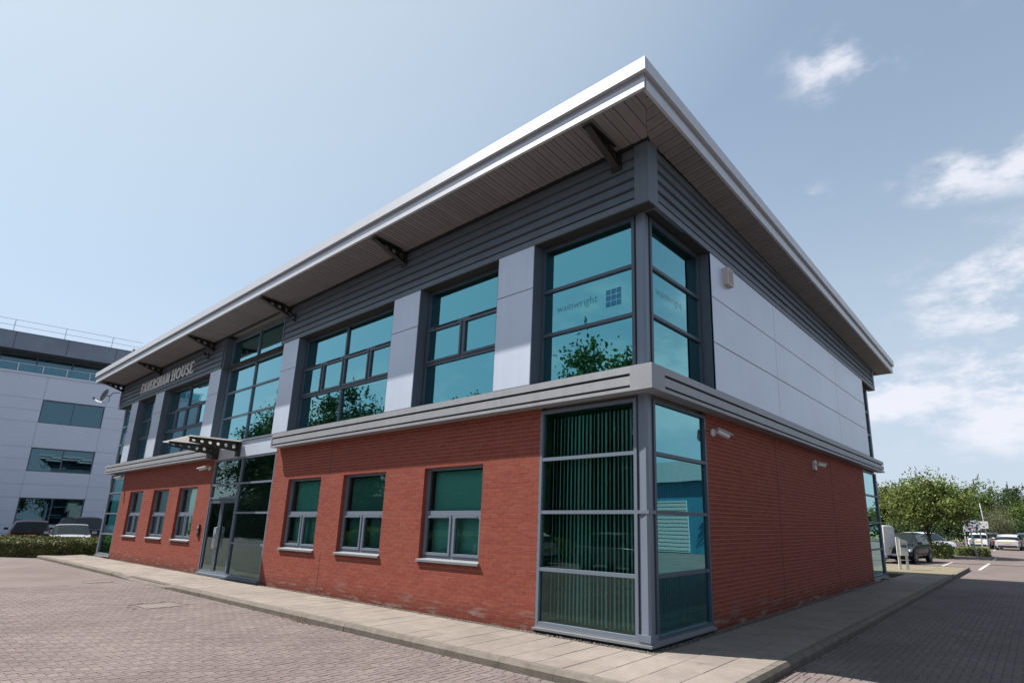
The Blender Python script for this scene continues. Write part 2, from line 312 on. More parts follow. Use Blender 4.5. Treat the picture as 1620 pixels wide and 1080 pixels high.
# ================================================================== ground
def struct(o): o['kind'] = 'structure'; return o
g = MB(); g.quad((-400, -400, -.16), (400, -400, -.16), (400, 400, -.16), (-400, 400, -.16))
struct(g.build('ground', mat('ground_far', (.12, .13, .06), .95, var=.3, scale=.2)))
road = MB()
for (x0, x1, y0, y1) in ((-75, 40, -60, -1.6), (1.63, 40, -1.6, 95), (-75, 1.63, 24.5, 95), (-75, -31.5, -1.6, 24.5)):
    road.quad((x0, y0, -.128), (x1, y0, -.128), (x1, y1, -.128), (x0, y1, -.128))
ROAD = struct(road.build('road', M_road))
# herringbone block paving laid as real blocks around the camera, 200 x 100 mm
def block(mb, x0, x1, y0, y1, z, tilt=(0, 0)):
    c = .005; h = .0055
    P = [(x0, y0), (x1, y0), (x1, y1), (x0, y1)]; Q = [(x0+c, y0+c), (x1-c, y0+c), (x1-c, y1-c), (x0+c, y1-c)]
    n = len(mb.v); cx, cy = (x0+x1)/2, (y0+y1)/2
    zz = lambda p, k: z+k+(p[0]-cx)*tilt[0]+(p[1]-cy)*tilt[1]
    mb.v += [(p[0], p[1], zz(p, -h)-.004) for p in P]+[(p[0], p[1], zz(p, 0)) for p in Q]
    mb.f.append((n+4, n+5, n+6, n+7))
    for i in range(4): mb.f.append((n+i, n+(i+1) % 4, n+4+(i+1) % 4, n+4+i))
blocks = []
COVERS = ((-17.16, -16.56, -2.62, -2.02), (-10.75, -9.95, -3.0, -2.36))
for i in range(-250, 110):
    for j in range(-75, 190):
        k = (i-j) % 4
        if k == 0: a = (i, i+2, j, j+1)
        elif k == 3: a = (i, i+1, j, j+2)
        else: continue
        x0, x1, y0, y1 = [q*.1 for q in a]; x0 += 0; cx, cy = (x0+x1)/2, (y0+y1)/2
        if y1 > -1.737 and x0 < 1.737:
            if x1 > 1.76: x0 = 1.737
            elif y0 < -1.76 : y1 = -1.737
            else: continue
            if x1-x0 < .03 or y1-y0 < .03: continue
        if any(A-.02 < x1 and x0 < B+.02 and C-.02 < y1 and y0 < D+.02 for A, B, C, D in COVERS): continue
        d = math.hypot(cx-CPOS.x, cy-CPOS.y)
        if d > 21: continue
        p = proj((cx, cy, -.12))
        if p is None or not (-420 < p[0] < 2050 and p[1] < 1500): continue
        infr = -2 < p[0] < 1622 and p[1] < 1082
        if d > 13 and not (-60 < p[0] < 1680): continue
        blocks.append(((-1 if not infr else 1)/d, x0, x1, y0, y1, d, infr))
def hdr(x0, x1, y0, y1):
    cx, cy = (x0+x1)/2, (y0+y1)/2; d = math.hypot(cx-CPOS.x, cy-CPOS.y); p = proj((cx, cy, -.12))
    if d < 21 and p: blocks.append((99, x0, x1, y0, y1, d, False))
for i in range(-100, 9): hdr(1.537+i*.2-.0, 1.737+i*.2, -1.737, -1.637)
for i in range(-9, 80): hdr(1.637, 1.737, -1.637+(i+9)*.2, -1.437+(i+9)*.2)
blocks.sort(key=lambda b: -b[0])
gmesh = {}
for key, (w, l) in (('h', (.2, .1)), ('v', (.1, .2))):
    b_ = MB(); block(b_, -w/2+.0025, w/2-.0025, -l/2+.0025, l/2-.0025, 0); gmesh[key] = b_.mesh('paving_block', M_block_o)
nb = 0; rest = MB(); lim = 295
joint = MB()
for (k_, x0, x1, y0, y1, d, infr) in blocks:
    joint.quad((x0, y0, -.1245), (x1, y0, -.1245), (x1, y1, -.1245), (x0, y1, -.1245))
    dz = -.118+rnd.uniform(-.0012, .0012)
    if infr and nb < lim and abs((x1-x0)*(y1-y0)-.02) < 1e-4:
        nb += 1
        inst('paving_block', gmesh['h' if x1-x0 > .15 else 'v'], ROAD, ((x0+x1)/2, (y0+y1)/2, dz), rot=(rnd.uniform(-.006, .006), rnd.uniform(-.006, .006), rnd.uniform(-.008, .008)))
    else:
        j = rnd.uniform(-.0008, .0008)
        block(rest, x0+.0025+j, x1-.0025+j, y0+.0025-j, y1-.0025-j, dz, (rnd.uniform(-.006, .006), rnd.uniform(-.006, .006)))
rest.build('block_paving', M_block_s, ROAD, kind='stuff')
# joint sand below the blocks
for (x0, x1, y0, y1) in ((-11.5, 19, -7.5, -1.635), (1.72, 19, -1.635, 10)):
    pass
joint.build('joint_bed', M_joint, ROAD)
# painted bay lines on the far car park
def line(x0, y0, x1, y1, w=.1):
    d = Vector((x1-x0, y1-y0, 0)).normalized(); n = Vector((-d.y, d.x, 0))*w/2
    mb = MB(); a = Vector((x0, y0, -.122)); b = Vector((x1, y1, -.122)); mb.quad(a-n, b-n, b+n, a+n); return mb.build('bay_line', M_paint, ROAD)
line(1.93, 25.0, 1.93, 31.5, .13); line(1.9, 35.5, 1.9, 38.5, .12); line(-3.4, 26.0, -3.4, 31.0); line(.3, 26.2, .3, 31.2); line(-1.2, 35.2, 1.6, 35.2, .08)
line(3.4, 56, 3.4, 61); line(.9, 55, .9, 60)
shd = MB(); shd.box(-6, 14, 30.0, 30.22, -.127, -.117); struct(shd.build('road_shadow_strip', M_black))  # thin black strip standing in for a shadow line across the far road
# utility covers let into the paving
for i, (A, B, C, D) in enumerate(COVERS):
    t_ = thing('access_cover', ['rusty grey access cover let into the paving, the farther of two', 'brown grey access cover let into the paving, the nearer of two'][i], 'manhole cover', ((A+B)/2, (C+D)/2, -.125), group='access covers in the paving')
    w, l = (B-A)/2, (D-C)/2
    fr = MB()
    for q in ((-w, w, -l, -l+.035), (-w, w, l-.035, l), (-w, -w+.035, -l+.035, l-.035), (w-.035, w, -l+.035, l-.035)): fr.box(*q, -.02, .008)
    fr.build('cover_frame', mat('cover_iron', (.10, .085, .075), .7, var=.3, scale=12), t_)
    pl = MB(); pl.box(-w+.037, w-.037, -l+.037, l-.037, -.02, .004)
    for a in range(6):
        for b_ in range(6):
            x = -w+.09+a*(2*w-.18)/5; y = -l+.09+b_*(2*l-.18)/5; pl.box(x-.025, x+.025, y-.008, y+.008, .004, .009)
    pl.build('cover_plate', mat('cover_plate', (.13, .105, .095), .75, var=.3, scale=8), t_)

# ================================================================== pavement
pv = MB()
pv.box(-30.2, 1.5, -1.5, .3, -.3, -.055); pv.box(0, 1.5, .3, 18.0, -.3, -.055)
PAV = struct(pv.build('pavement', M_joint))
rows = ((-.6, -.155), (-1.05, -.6), (-1.5, -1.05))
slabs = []
x = 1.5-.45
def drop(x):   # dropped kerb in front of the entrance
    if -18.2 < x < -13.2: return -.085*min(1, (x+18.2)/.9, (-13.2-x)/.9)
    return 0
X = 1.5
while X > -30:
    x0, x1 = X-.45, X
    for ri, (y0, y1) in enumerate(rows): slabs.append((x0, x1, y0, y1, ri))
    X -= .45
Y = -.155
while Y < 17.9:
    for (x0, x1) in ((.155, .6), (.6, 1.05), (1.05, 1.5)):
        slabs.append((x0, x1, Y, min(Y+.45, 18), -1))
    Y += .45
slabs.sort(key=lambda s: math.hypot((s[0]+s[1])/2-CPOS.x, (s[2]+s[3])/2-CPOS.y))
ns = 0; srest = MB()
def slab(mb, x0, x1, y0, y1, zf):
    c = .004
    P = [(x0, y0), (x1, y0), (x1, y1), (x0, y1)]; Q = [(x0+c, y0+c), (x1-c, y0+c), (x1-c, y1-c), (x0+c, y1-c)]
    n = len(mb.v); mb.v += [(p[0], p[1], zf(*p)-.05) for p in P]+[(p[0], p[1], zf(*p)-.004) for p in P]+[(p[0], p[1], zf(*p)) for p in Q]
    mb.f.append((n+8, n+9, n+10, n+11))
    for i in range(4):
        mb.f.append((n+i, n+(i+1) % 4, n+4+(i+1) % 4, n+4+i)); mb.f.append((n+4+i, n+4+(i+1) % 4, n+8+(i+1) % 4, n+8+i))
for (x0, x1, y0, y1, ri) in slabs:
    t0, t1, t2 = rnd.uniform(-.0015, .0015), rnd.uniform(-.005, .005), rnd.uniform(-.005, .005)
    cx, cy = (x0+x1)/2, (y0+y1)/2
    def zf(x, y, t0=t0, t1=t1, t2=t2, cx=cx, cy=cy, ri=ri):
        k = max(0, (-1.05-y)/.45) if ri == 2 else 0
        return t0+(x-cx)*t1+(y-cy)*t2+drop(x)*k
    g_ = .004
    if ns < 295 and proj((cx, cy, 0)):
        mb = MB(); slab(mb, x0+g_, x1-g_, y0+g_, y1-g_, zf); mb.build('paving_slab', M_slab_o, PAV); ns += 1
    else: slab(srest, x0+g_, x1-g_, y0+g_, y1-g_, zf)
if srest.v: srest.build('paving_slab_field', M_slab_s, PAV, kind='stuff')
# kerb stones with a splayed front edge
def kerb(mb, u0, u1, mp_, top0=0., top1=0.):
    n = len(mb.v)
    for u, t in ((u0, top0), (u1, top1)):
        for d, z in ((-.0, -.28), (.125, -.28), (.125, -.045+t), (.085, t), (0, t)): mb.v.append(mp_(u, d, max(z, -.28)))
    for i in range(5): mb.f.append((n+i, n+5+i, n+5+(i+1) % 5, n+(i+1) % 5))
    mb.f.append((n+4, n+3, n+2, n+1, n)); mb.f.append((n+5, n+6, n+7, n+8, n+9))
kf = lambda u, d, z: (u, -1.504-d, z)
kr = lambda u, d, z: (1.504+d, u, z)
u = 1.5
while u > -30:
    jn = rnd.uniform(-.004, .004)
    mb = MB(); kerb(mb, u-.913, u-.002, lambda a, d, z: kf(a, d+jn, z), drop(u-.913)*.85, drop(u-.002)*.85); mb.build('kerb_stone', M_kerb, PAV); u -= .915
u = -1.49
while u < 17.9:
    jn = rnd.uniform(-.004, .004)
    mb = MB(); kerb(mb, u+.002, u+.913, lambda a, d, z: kr(a, d+jn, z)); mb.build('kerb_stone', M_kerb, PAV); u += .915
mb = MB(); mb.poly([(1.504, -1.504, 0), (1.504, -1.589, 0), (1.565, -1.565, 0), (1.589, -1.504, 0)]); mb.poly([(1.504, -1.589, 0), (1.504, -1.629, -.045), (1.60, -1.60, -.045), (1.629, -1.504, -.045), (1.589, -1.504, 0), (1.565, -1.565, 0)])
mb.poly([(1.504, -1.629, -.045), (1.504, -1.629, -.2), (1.60, -1.60, -.2), (1.60, -1.60, -.045)]); mb.poly([(1.60, -1.60, -.045), (1.60, -1.60, -.2), (1.629, -1.504, -.2), (1.629, -1.504, -.045)]); mb.build('kerb_corner', M_kerb, PAV)
# gravel margin along the walls
gr = MB()
def stone(x, y, z, s):
    n = len(gr.v); a = rnd.uniform(0, 6.3)
    for i in range(4): gr.v.append((x+s*math.cos(a+i*1.57)*rnd.uniform(.7, 1.1), y+s*math.sin(a+i*1.57)*rnd.uniform(.7, 1.1), z))
    gr.v.append((x+rnd.uniform(-.3, .3)*s, y+rnd.uniform(-.3, .3)*s, z+s*rnd.uniform(.5, .9)))
    for i in range(4): gr.f.append((n+i, n+(i+1) % 4, n+4))
for _ in range(5200):
    x = -rnd.random()**1.7*28.5
    stone(x+.15, rnd.uniform(-.148, -.01), -.026+rnd.uniform(0, .022), rnd.uniform(.007, .017))
for _ in range(4200):
    y = rnd.random()**1.5*15.5-.15
    stone(rnd.uniform(.01, .148), y, -.026+rnd.uniform(0, .022), rnd.uniform(.007, .017))
gr.build('gravel_margin', M_gravel, None, kind='stuff')
gb = MB(); gb.box(-28.6, .15, -.152, 0, -.06, -.034); gb.box(0, .152, 0, 15.5, -.06, -.034); struct(gb.build('gravel_bed', M_soil))
# sunlit verge beyond the building
vg = MB(); vg.box(-30, 1.5, 18.02, 24.3, -.3, -.01); struct(vg.build('verge', M_grassdry))
vk = MB(); vk.box(-30, 1.63, 24.3, 24.43, -.3, .005); vk.box(1.5, 1.63, 18.0, 24.3, -.3, .004); struct(vk.build('verge_kerb', M_kerb))
# leaf litter in the gutter
lt = MB()
for _ in range(150):
    if rnd.random() < .6: x, y = rnd.gauss(-6.3, .35), -1.66-abs(rnd.gauss(0, .04))
    else: x, y = rnd.uniform(-14, 1), -1.65-abs(rnd.gauss(0, .03))
    s = rnd.uniform(.012, .03); a = rnd.uniform(0, 6.3); z = -.112
    lt.quad((x+s*math.cos(a), y+s*math.sin(a), z), (x-s*math.sin(a)*.5, y+s*math.cos(a)*.5, z+.01), (x-s*math.cos(a), y-s*math.sin(a), z+.004), (x+s*math.sin(a)*.5, y-s*math.cos(a)*.5, z+.012))
for _ in range(60):
    y = rnd.uniform(-1.2, 6); x = 1.66+abs(rnd.gauss(0, .05)); s = rnd.uniform(.012, .03); a = rnd.uniform(0, 6.3); z = -.112
    lt.quad((x+s*math.cos(a), y+s*math.sin(a), z), (x-s*math.sin(a)*.5, y+s*math.cos(a)*.5, z+.01), (x-s*math.cos(a), y-s*math.sin(a), z+.004), (x+s*math.sin(a)*.5, y-s*math.cos(a)*.5, z+.012))
lt.build('leaf_litter', mat('dead_leaf', (.13, .06, .035), .9, island=(.4, .03, 'island')), None, kind='stuff')

# ================================================================== the office building
L = 28.57; Wd = 15.48
OB = thing('office_building', 'two-storey red brick and silver clad office with wide white eaves and teal glazing', 'building')
BRH = .075
def brick_wall(mapping, u0, u1, z1, holes, key):
    """mortar body with openings and every brick laid on it"""
    us = sorted(set([u0, u1]+[h[0] for h in holes]+[h[1] for h in holes])); zs = sorted(set([-.05, z1]+[h[2] for h in holes]+[h[3] for h in holes]))
    mb = MB()
    for a, b in zip(us, us[1:]):
        for c, d in zip(zs, zs[1:]):
            if any(h[0] <= a and b <= h[1] and h[2] <= c and d <= h[3] for h in holes): continue
            mb.box(a, b, .0015, .30, c, d, mapping)
    wall = mb.build('brick_wall', M_mortar, OB)
    k = 0; z = 0.
    while z < z1-.01:
        off = (k % 2)*.1125
        segs = [(u0, u1)]
        for h in holes:
            if h[2] < z+.04 and h[3] > z+.03:
                ns_ = []
                for a, b in segs:
                    if h[1] <= a or h[0] >= b: ns_.append((a, b)); continue
                    if h[0] > a: ns_.append((a, h[0]))
                    if h[1] < b: ns_.append((h[1], b))
                segs = ns_
        for a, b in segs:
            i = math.floor((a-off)/.225)
            while i*.225+off < b:
                p, q = max(a-.0055, i*.225+off)+.004, min(b+.0055, i*.225+off+.225)-.004
                if q-p > .006:
                    c_ = mapping((p+q)/2, 0, z+.0375); pr = proj(c_)
                    BR_ALL.append((pr[2] if pr and 0 < pr[0] < 1620 and 0 < pr[1] < 1080 and q-p > .2 else 99, p, q, z+.005, z+.07, mapping, key))
                i += 1
        z += BRH; k += 1
    return wall
BR_ALL = []
winA = [(-5.26, -3.52), (-8.36, -6.62), (-11.13, -9.40)]
winD = [(-19.34, -17.60), (-22.12, -20.38), (-25.12, -23.38)]
WZ0, WZ1 = .975, 2.70
walls = {}
walls['a'] = brick_wall(mapF, -12.05, -2.13, 3.57, [(a, b, .90, WZ1) for a, b in winA], 'a')
walls['b'] = brick_wall(mapF, -26.42, -16.45, 3.57, [(a, b, .90, WZ1) for a, b in winD], 'b')
walls['s'] = brick_wall(mapS, 1.95, 13.48, 3.57, [], 's')
BR_ALL.sort(key=lambda b: b[0]-(0 if b[6] == 'a' else -2.0 if b[6] == 's' else 0))
flat = {k: MB() for k in walls}; nbk = 0
def brick_geo(mb, p, q, z0, z1, mp_, proud=0):
    pr = rnd.uniform(-.0002, .0014)
    P = [mp_(a, d, z) for (a, d, z) in ((p, -pr, z0), (q, -pr, z0), (q, .01, z0), (p, .01, z0), (p, -pr, z1), (q, -pr, z1), (q, .01, z1), (p, .01, z1))]
    n = len(mb.v); mb.v += P
    for f in ((0, 1, 5, 4), (1, 2, 6, 5), (3, 0, 4, 7), (4, 5, 6, 7), (0, 3, 2, 1)): mb.f.append(tuple(n+i for i in f))
bm_o = MB(); P0 = [(-.1085, -.001, 0), (.1085, -.001, 0), (.1085, .01, 0), (-.1085, .01, 0), (-.1085, -.001, .065), (.1085, -.001, .065), (.1085, .01, .065), (-.1085, .01, .065)]
bm_o.v = P0; bm_o.f = [(0, 1, 5, 4), (1, 2, 6, 5), (3, 0, 4, 7), (4, 5, 6, 7), (0, 3, 2, 1)]; me_brick = bm_o.mesh('brick', M_brick_o)
for (d_, p, q, z0, z1, mp_, key) in BR_ALL:
    if d_ < 90 and nbk < 295 and key == 'a' and q-p > .216:
        nbk += 1; c_ = mp_((p+q)/2, -rnd.uniform(-.001, .0006), z0)
        inst('brick', me_brick, walls[key], c_)
    else: brick_geo(flat[key], p, q, z0, z1, mp_)
for k in flat: flat[k].build('brick_field', M_brick_s, walls[k], kind='stuff')
# movement joints (dark mastic lines)
mj = MB()
for u in (-9.03,): mj.box(u-.006, u+.006, -.0035, .004, 0, .9, mapF); mj.box(u-.006, u+.006, -.0035, .004, 2.71, 3.56, mapF)
mj.box(5.34, 5.352, -.0035, .004, 0, 3.56, mapS); mj.box(9.6, 9.612, -.0035, .004, 0, 3.56, mapS); mj.build('movement_joint', M_dark, OB)

def pane(parent, m_, u0, u1, z0, z1, d, mat_=None):
    t = rnd.uniform(-.002, .002); t2 = rnd.uniform(-.002, .002)
    mb = MB(); q = [m_(u0, d+t, z0), m_(u1, d+t2, z0), m_(u1, d-t, z1), m_(u0, d-t2, z1)]
    mb.quad(*q); return mb.build('pane', mat_ or M_glass, parent)
def glazing(m_, u0, u1, z0, z1, muls, trans, d=0., fw=.055, depth=.11, mat_f=None, mat_g=None, name='glazing', skip=(), wide=None):
    """mullion and transom frame with one pane per cell"""
    fr = MB(); us = [u0]+list(muls)+[u1]; zs = [z0]+list(trans)+[z1]
    for i, u in enumerate(us):
        a = u if i == 0 else u-fw/2 if i < len(us)-1 else u-fw
        fr.box(a, a+fw, d, d+depth, z0, z1, m_)
    cells = []
    for i in range(len(us)-1):
        a = us[i]+(fw if i == 0 else fw/2); b = us[i+1]-(fw if i == len(us)-2 else fw/2)
        for j, z in enumerate(zs):
            c = z if j == 0 else z-fw/2 if j < len(zs)-1 else z-fw
            if (i, j) not in skip: fr.box(a, b, d+.003, d+depth-.003, c, c+fw, m_)
        for j in range(len(zs)-1):
            cells.append((i, j, a, b, zs[j]+(fw if j == 0 else fw/2), zs[j+1]-(fw if j == len(zs)-2 else fw/2)))
    F_ = fr.build(name, mat_f or M_frame_d, OB)
    for (i, j, a, b, c, e) in cells:
        if (i, j, 'p') not in skip: pane(F_, m_, a+.001, b-.001, c+.001, e-.001, d+.045, mat_g)
    return F_, cells
def casement(F_, m_, a, b, c, e, d, mat_f, mat_g, w=.05):
    mb = MB()
    for q in ((a, b, c, c+w), (a, b, e-w, e), (a, a+w, c+w, e-w), (b-w, b, c+w, e-w)): mb.box(q[0], q[1], d-.018, d+.05, q[2], q[3], m_)
    cs = mb.build('casement', mat_f, F_); pane(F_, m_, a+w, b-w, c+w, e-w, d+.02, mat_g); return cs
# ---- ground floor windows
def ground_window(a, b, blind):
    d = .085; fw = .05
    fr = MB(); T = 1.82
    for q in ((a+.003, a+fw, WZ0, WZ1), (b-fw, b-.003, WZ0, WZ1)): fr.box(q[0], q[1], d, d+.09, q[2], q[3]-.003, mapF)
    fr.box(a+fw, b-fw, d+.002, d+.088, WZ1-fw, WZ1-.004, mapF); fr.box(a+fw, b-fw, d-.004, d+.092, T-.045, T+.045, mapF); fr.box(a+fw, b-fw, d+.002, d+.088, WZ0, WZ0+fw, mapF)
    c = (a+b)/2; fr.box(c-.03, c+.03, d-.002, d+.09, WZ0+fw, T-.045, mapF)
    F_ = fr.build('window', M_frame, OB)
    rv = MB(); rv.box(a-.003, a+.0025, .0018, .3, .9, WZ1, mapF); rv.box(b-.0025, b+.003, .0018, .3, .9, WZ1, mapF); rv.box(a+.003, b-.003, .0018, .3, WZ1-.003, WZ1+.003, mapF); rv.build('reveal', M_brick_s, F_)
    pane(F_, mapF, a+fw, b-fw, T+.045, WZ1-fw, d+.05, M_glass_lo)
    casement(F_, mapF, a+fw+.004, c-.034, WZ0+fw+.004, T-.049, d, M_frame, M_glass_lo); casement(F_, mapF, c+.034, b-fw-.004, WZ0+fw+.004, T-.049, d, M_frame, M_glass_lo)
    for (p, q) in ((a+.16, c-.12), (c+.12, b-.16)):
        v = MB(); v.box(p, q, d-.035, d-.0185, T-.085, T-.06, mapF); v.build('trickle_vent', M_frame, F_)
    s = MB(); n = 0
    s.hexa([mapF(*p) for p in ((a-.03, -.045, .905), (b+.03, -.045, .905), (b+.03, .084, .925), (a-.03, .084, .925), (a-.03, -.045, .945), (b+.03, -.045, .945), (b+.03, .084, .974), (a-.03, .084, .974))]); s.build('sill', M_sill, F_)
    bl = MB(); w = .089; uu = a+.06; ang = {0: .25, 1: 1.25, 2: .12}[blind]
    while uu < b-.06:
        if blind == 1 and uu < a+.9 and False: pass
        ww = w/2*math.cos(ang); dd = w/2*math.sin(ang); y = .30+rnd.uniform(-.003, .003)
        bl.quad(mapF(uu-ww, y-dd, 1.0), mapF(uu+ww, y+dd, 1.0), mapF(uu+ww, y+dd, 2.64), mapF(uu-ww, y-dd, 2.64)); uu += .08
    bl.build('vertical_blind', M_blind, F_, kind='stuff')
for (a, b), k in zip(winA, (0, 1, 2)): ground_window(a, b, k)
for (a, b), k in zip(winD, (2, 0, 2)): ground_window(a, b, k)
# ---- corner glazing, ground floor (near corner)
def slats(F_, m_, u0, u1, z0, z1, d, step, ang, w=.089, single=True, mat_=None):
    u = u0; acc_ = MB()
    while u < u1:
        a_ = ang+rnd.gauss(0, .09); ww = w/2*math.cos(a_); dd = w/2*math.sin(a_)
        mb = MB() if single else acc_
        mb.quad(m_(u-ww, d-dd, z0), m_(u+ww, d+dd, z0), m_(u+ww, d+dd, z1), m_(u-ww, d-dd, z1))
        if single: mb.build('blind_slat', mat_ or M_blind, F_)
        u += step
    if not single: acc_.build('vertical_blind', mat_ or M_blind, F_, kind='stuff')
G1, _ = glazing(mapF, -2.125, -.19, .10, 3.52, (), (.94, 1.83, 2.69), mat_f=M_frame, mat_g=M_glass_lo)
slats(G1, mapF, -1.98, -.36, .17, 3.40, .20, .078, -.68, mat_=M_slat)
G2, _ = glazing(mapS, .19, 1.945, .10, 3.52, (), (.94, 1.83, 2.69), mat_f=M_frame_d, mat_g=M_glass)
slats(G2, mapS, .3, 1.75, .17, 3.40, .3, .08, .2, single=False)
def corner_post(z0, z1, nm='corner_post'):
    mb = MB(); mb.poly([]) if False else None
    pts = [(-.17, .02), (-.03, .0), (0, .03), (-.02, .17), (-.17, .17)]
    n = len(mb.v); k = len(pts)
    mb.v = [(x_, y_, z0) for x_, y_ in pts]+[(x_, y_, z1) for x_, y_ in pts]
    for i in range(k): mb.f.append((i, (i+1) % k, k+(i+1) % k, k+i))
    mb.f.append(tuple(range(k))[::-1]); mb.f.append(tuple(range(k, 2*k)))
    return mb.build(nm, M_frame, OB)
corner_post(.19, 1.805); corner_post(1.855, 3.57); corner_post(3.96, 6.585)
mb = MB(); mb.box(-.188, .012, -.012, .188, .10, .19); mb.box(-.188, .006, -.006, .188, 1.805, 1.855); mb.build('post_plinth', M_frame, OB)
mb = MB(); mb.box(-2.16, .04, -.04, .10, .035, .068); mb.box(-.10, .04, .10, 1.98, .035, .068); mb.box(-2.13, .0, .0, .1, .068, .099); mb.box(-.1, .0, .1, 1.95, .068, .099); mb.build('base_sill', M_sill, OB)
mb = MB(); mb.box(-2.13, -.0, .01, .1, -.05, .034); mb.box(-.1, -.01, .1, 1.95, -.05, .034); mb.build('base_plinth', M_dark, OB)
# far corners
mapG = lambda u, d, z: mapF(u, d, z)
G3, _ = glazing(mapF, -28.57+.14, -26.425, .10, 3.52, (), (.96, 1.83, 2.71), mat_f=M_frame, mat_g=M_glass_lo)
G4, _ = glazing(mapL, .14, 1.95, .10, 3.52, (), (.96, 1.83, 2.71), mat_f=M_frame, mat_g=M_glass_lo)
mb = MB(); mb.box(-28.57, -28.43, 0, .14, .07, 3.52); mb.box(-28.57, -28.43, 0, .14, 3.96, 6.585); mb.build('corner_post', M_frame, OB)
mb = MB(); mb.box(-28.61, -26.40, -.04, .1, .035, .068); mb.box(-28.57, -26.42, 0, .1, .068, .099); mb.build('base_sill', M_sill, OB)
G5, _ = glazing(mapS, 13.485, 15.34, .10, 3.52, (), (.96, 1.83, 2.71), mat_f=M_frame_d, mat_g=M_glass)
mb = MB(); mb.box(-.14, 0, 15.34, 15.48, .07, 3.52); mb.box(-.14, 0, 15.34, 15.48, 3.96, 6.585); mb.build('corner_post', M_frame_d, OB)
mb = MB(); mb.box(-.1, .04, 13.46, 15.52, .035, .068); mb.box(-.1, 0, 13.48, 15.48, .068, .099); mb.build('base_sill', M_sill, OB)
# ---- upper glazing
U1, _ = glazing(mapF, -2.19, -.19, 3.96, 6.58, (), (4.88, 5.71), mat_f=M_frame_d)
U2, _ = glazing(mapS, .19, 1.95, 3.96, 6.58, (), (4.88, 5.71), mat_f=M_frame_d)
slats(U1, mapF, -1.9, -.3, 4.05, 6.5, .28, .078, .75, single=False, mat_=M_blind_b); slats(U2, mapS, .3, 1.8, 4.05, 6.5, .28, .08, .3, single=False, mat_=M_blind_b)
def upper_window(a, b, muls, openers):
    F_, cells = glazing(mapF, a, b, 3.96, 6.58, muls, (4.90, 5.72), mat_f=M_frame_d, skip=tuple((i, 1, 'p') for i in range(len(muls)+1)))
    for (i, j, p, q, c, e) in cells:
        if j == 1:
            c0 = (p+q)/2; mb = MB(); mb.box(c0-.03, c0+.03, .002, .1, c, e, mapF); mb.build('mullion', M_frame_d, F_)
            casement(F_, mapF, p+.003, c0-.033, c+.003, e-.003, .0, M_frame_d, M_glass); casement(F_, mapF, c0+.033, q-.003, c+.003, e-.003, .0, M_frame_d, M_glass)
            for (va, vb) in ((p+.2, c0-.2), (c0+.2, q-.2)):
                v = MB(); v.box(va, vb, -.02, -.002, e+.012, e+.037, mapF); v.build('trickle_vent', M_dark, F_)
    return F_
upper_window(-5.57, -3.14, (), 1); upper_window(-11.10, -6.58, (-8.95,), 1)
upper_window(-22.23, -17.53, (-20.05,), 1); upper_window(-25.6, -23.29, (), 1)
U3, _ = glazing(mapF, -28.43, -26.58, 3.96, 6.58, (), (4.88, 5.71), mat_f=M_frame); U4, _ = glazing(mapL, .14, 1.95, 3.96, 6.58, (), (4.88, 5.71), mat_f=M_frame)
U5, _ = glazing(mapS, 13.72, 15.34, 3.96, 6.58, (), (4.88, 5.71), mat_f=M_frame_d)
# ---- entrance curtain wall
C1, _ = glazing(mapF, -16.54, -12.05, 3.99, 7.60, (-14.42,), (4.86, 5.72, 6.56), mat_f=M_frame, fw=.05)
C2, _ = glazing(mapF, -16.44, -12.06, .06, 3.50, (-14.30,), (.98, 1.84, 2.70), mat_f=M_frame, fw=.055, mat_g=M_glass_lo, skip=((0, 1), (0, 2), (0, 0, 'p'), (0, 1, 'p'), (0, 2, 'p')))
mb = MB(); mb.box(-16.54, -14.34, -.01, .1, 3.502, 3.985); mb.box(-14.334, -12.05, -.01, .1, 3.502, 3.985); mb.build('spandrel_panel', M_panel, OB)
mb = MB(); mb.box(-16.54, -12.03, -.05, .02, 3.987, 4.035, mapF); mb.build('glazing_sill', M_frame, OB)
mb = MB(); mb.box(-16.385, -14.33, .005, .1, 2.26, 2.32); pane(mb.build('door_head', M_frame, OB), mapF, -16.385, -14.33, 2.322, 2.67, .05, M_glass_lo)
for k, (a, b) in enumerate(((-16.38, -15.375), (-15.365, -14.335))):
    mb = MB(); w = .10
    for q in ((a, a+w, .03, 2.25), (b-w, b, .03, 2.25), (a+w, b-w, .03, .15), (a+w, b-w, 2.13, 2.25)): mb.box(q[0], q[1], .02, .075, q[2], q[3])
    D_ = mb.build('door', M_frame_d, OB); pane(D_, mapF, a+w, b-w, .15, 2.13, .05, M_glass_lo)
    hx = b-.05 if k == 0 else a+.05
    h = MB(); h.tube([(hx, .02, .80), (hx, -.06, .80), (hx, -.06, 1.40), (hx, .02, 1.40)], .016, 8); h.build('door_handle', mat('steel_handle', (.7, .7, .7), .2, .9), D_, smooth=True)
mb = MB(); mb.box(-16.42, -12.05, -.06, .1, .0, .055); mb.build('threshold', M_frame, OB)

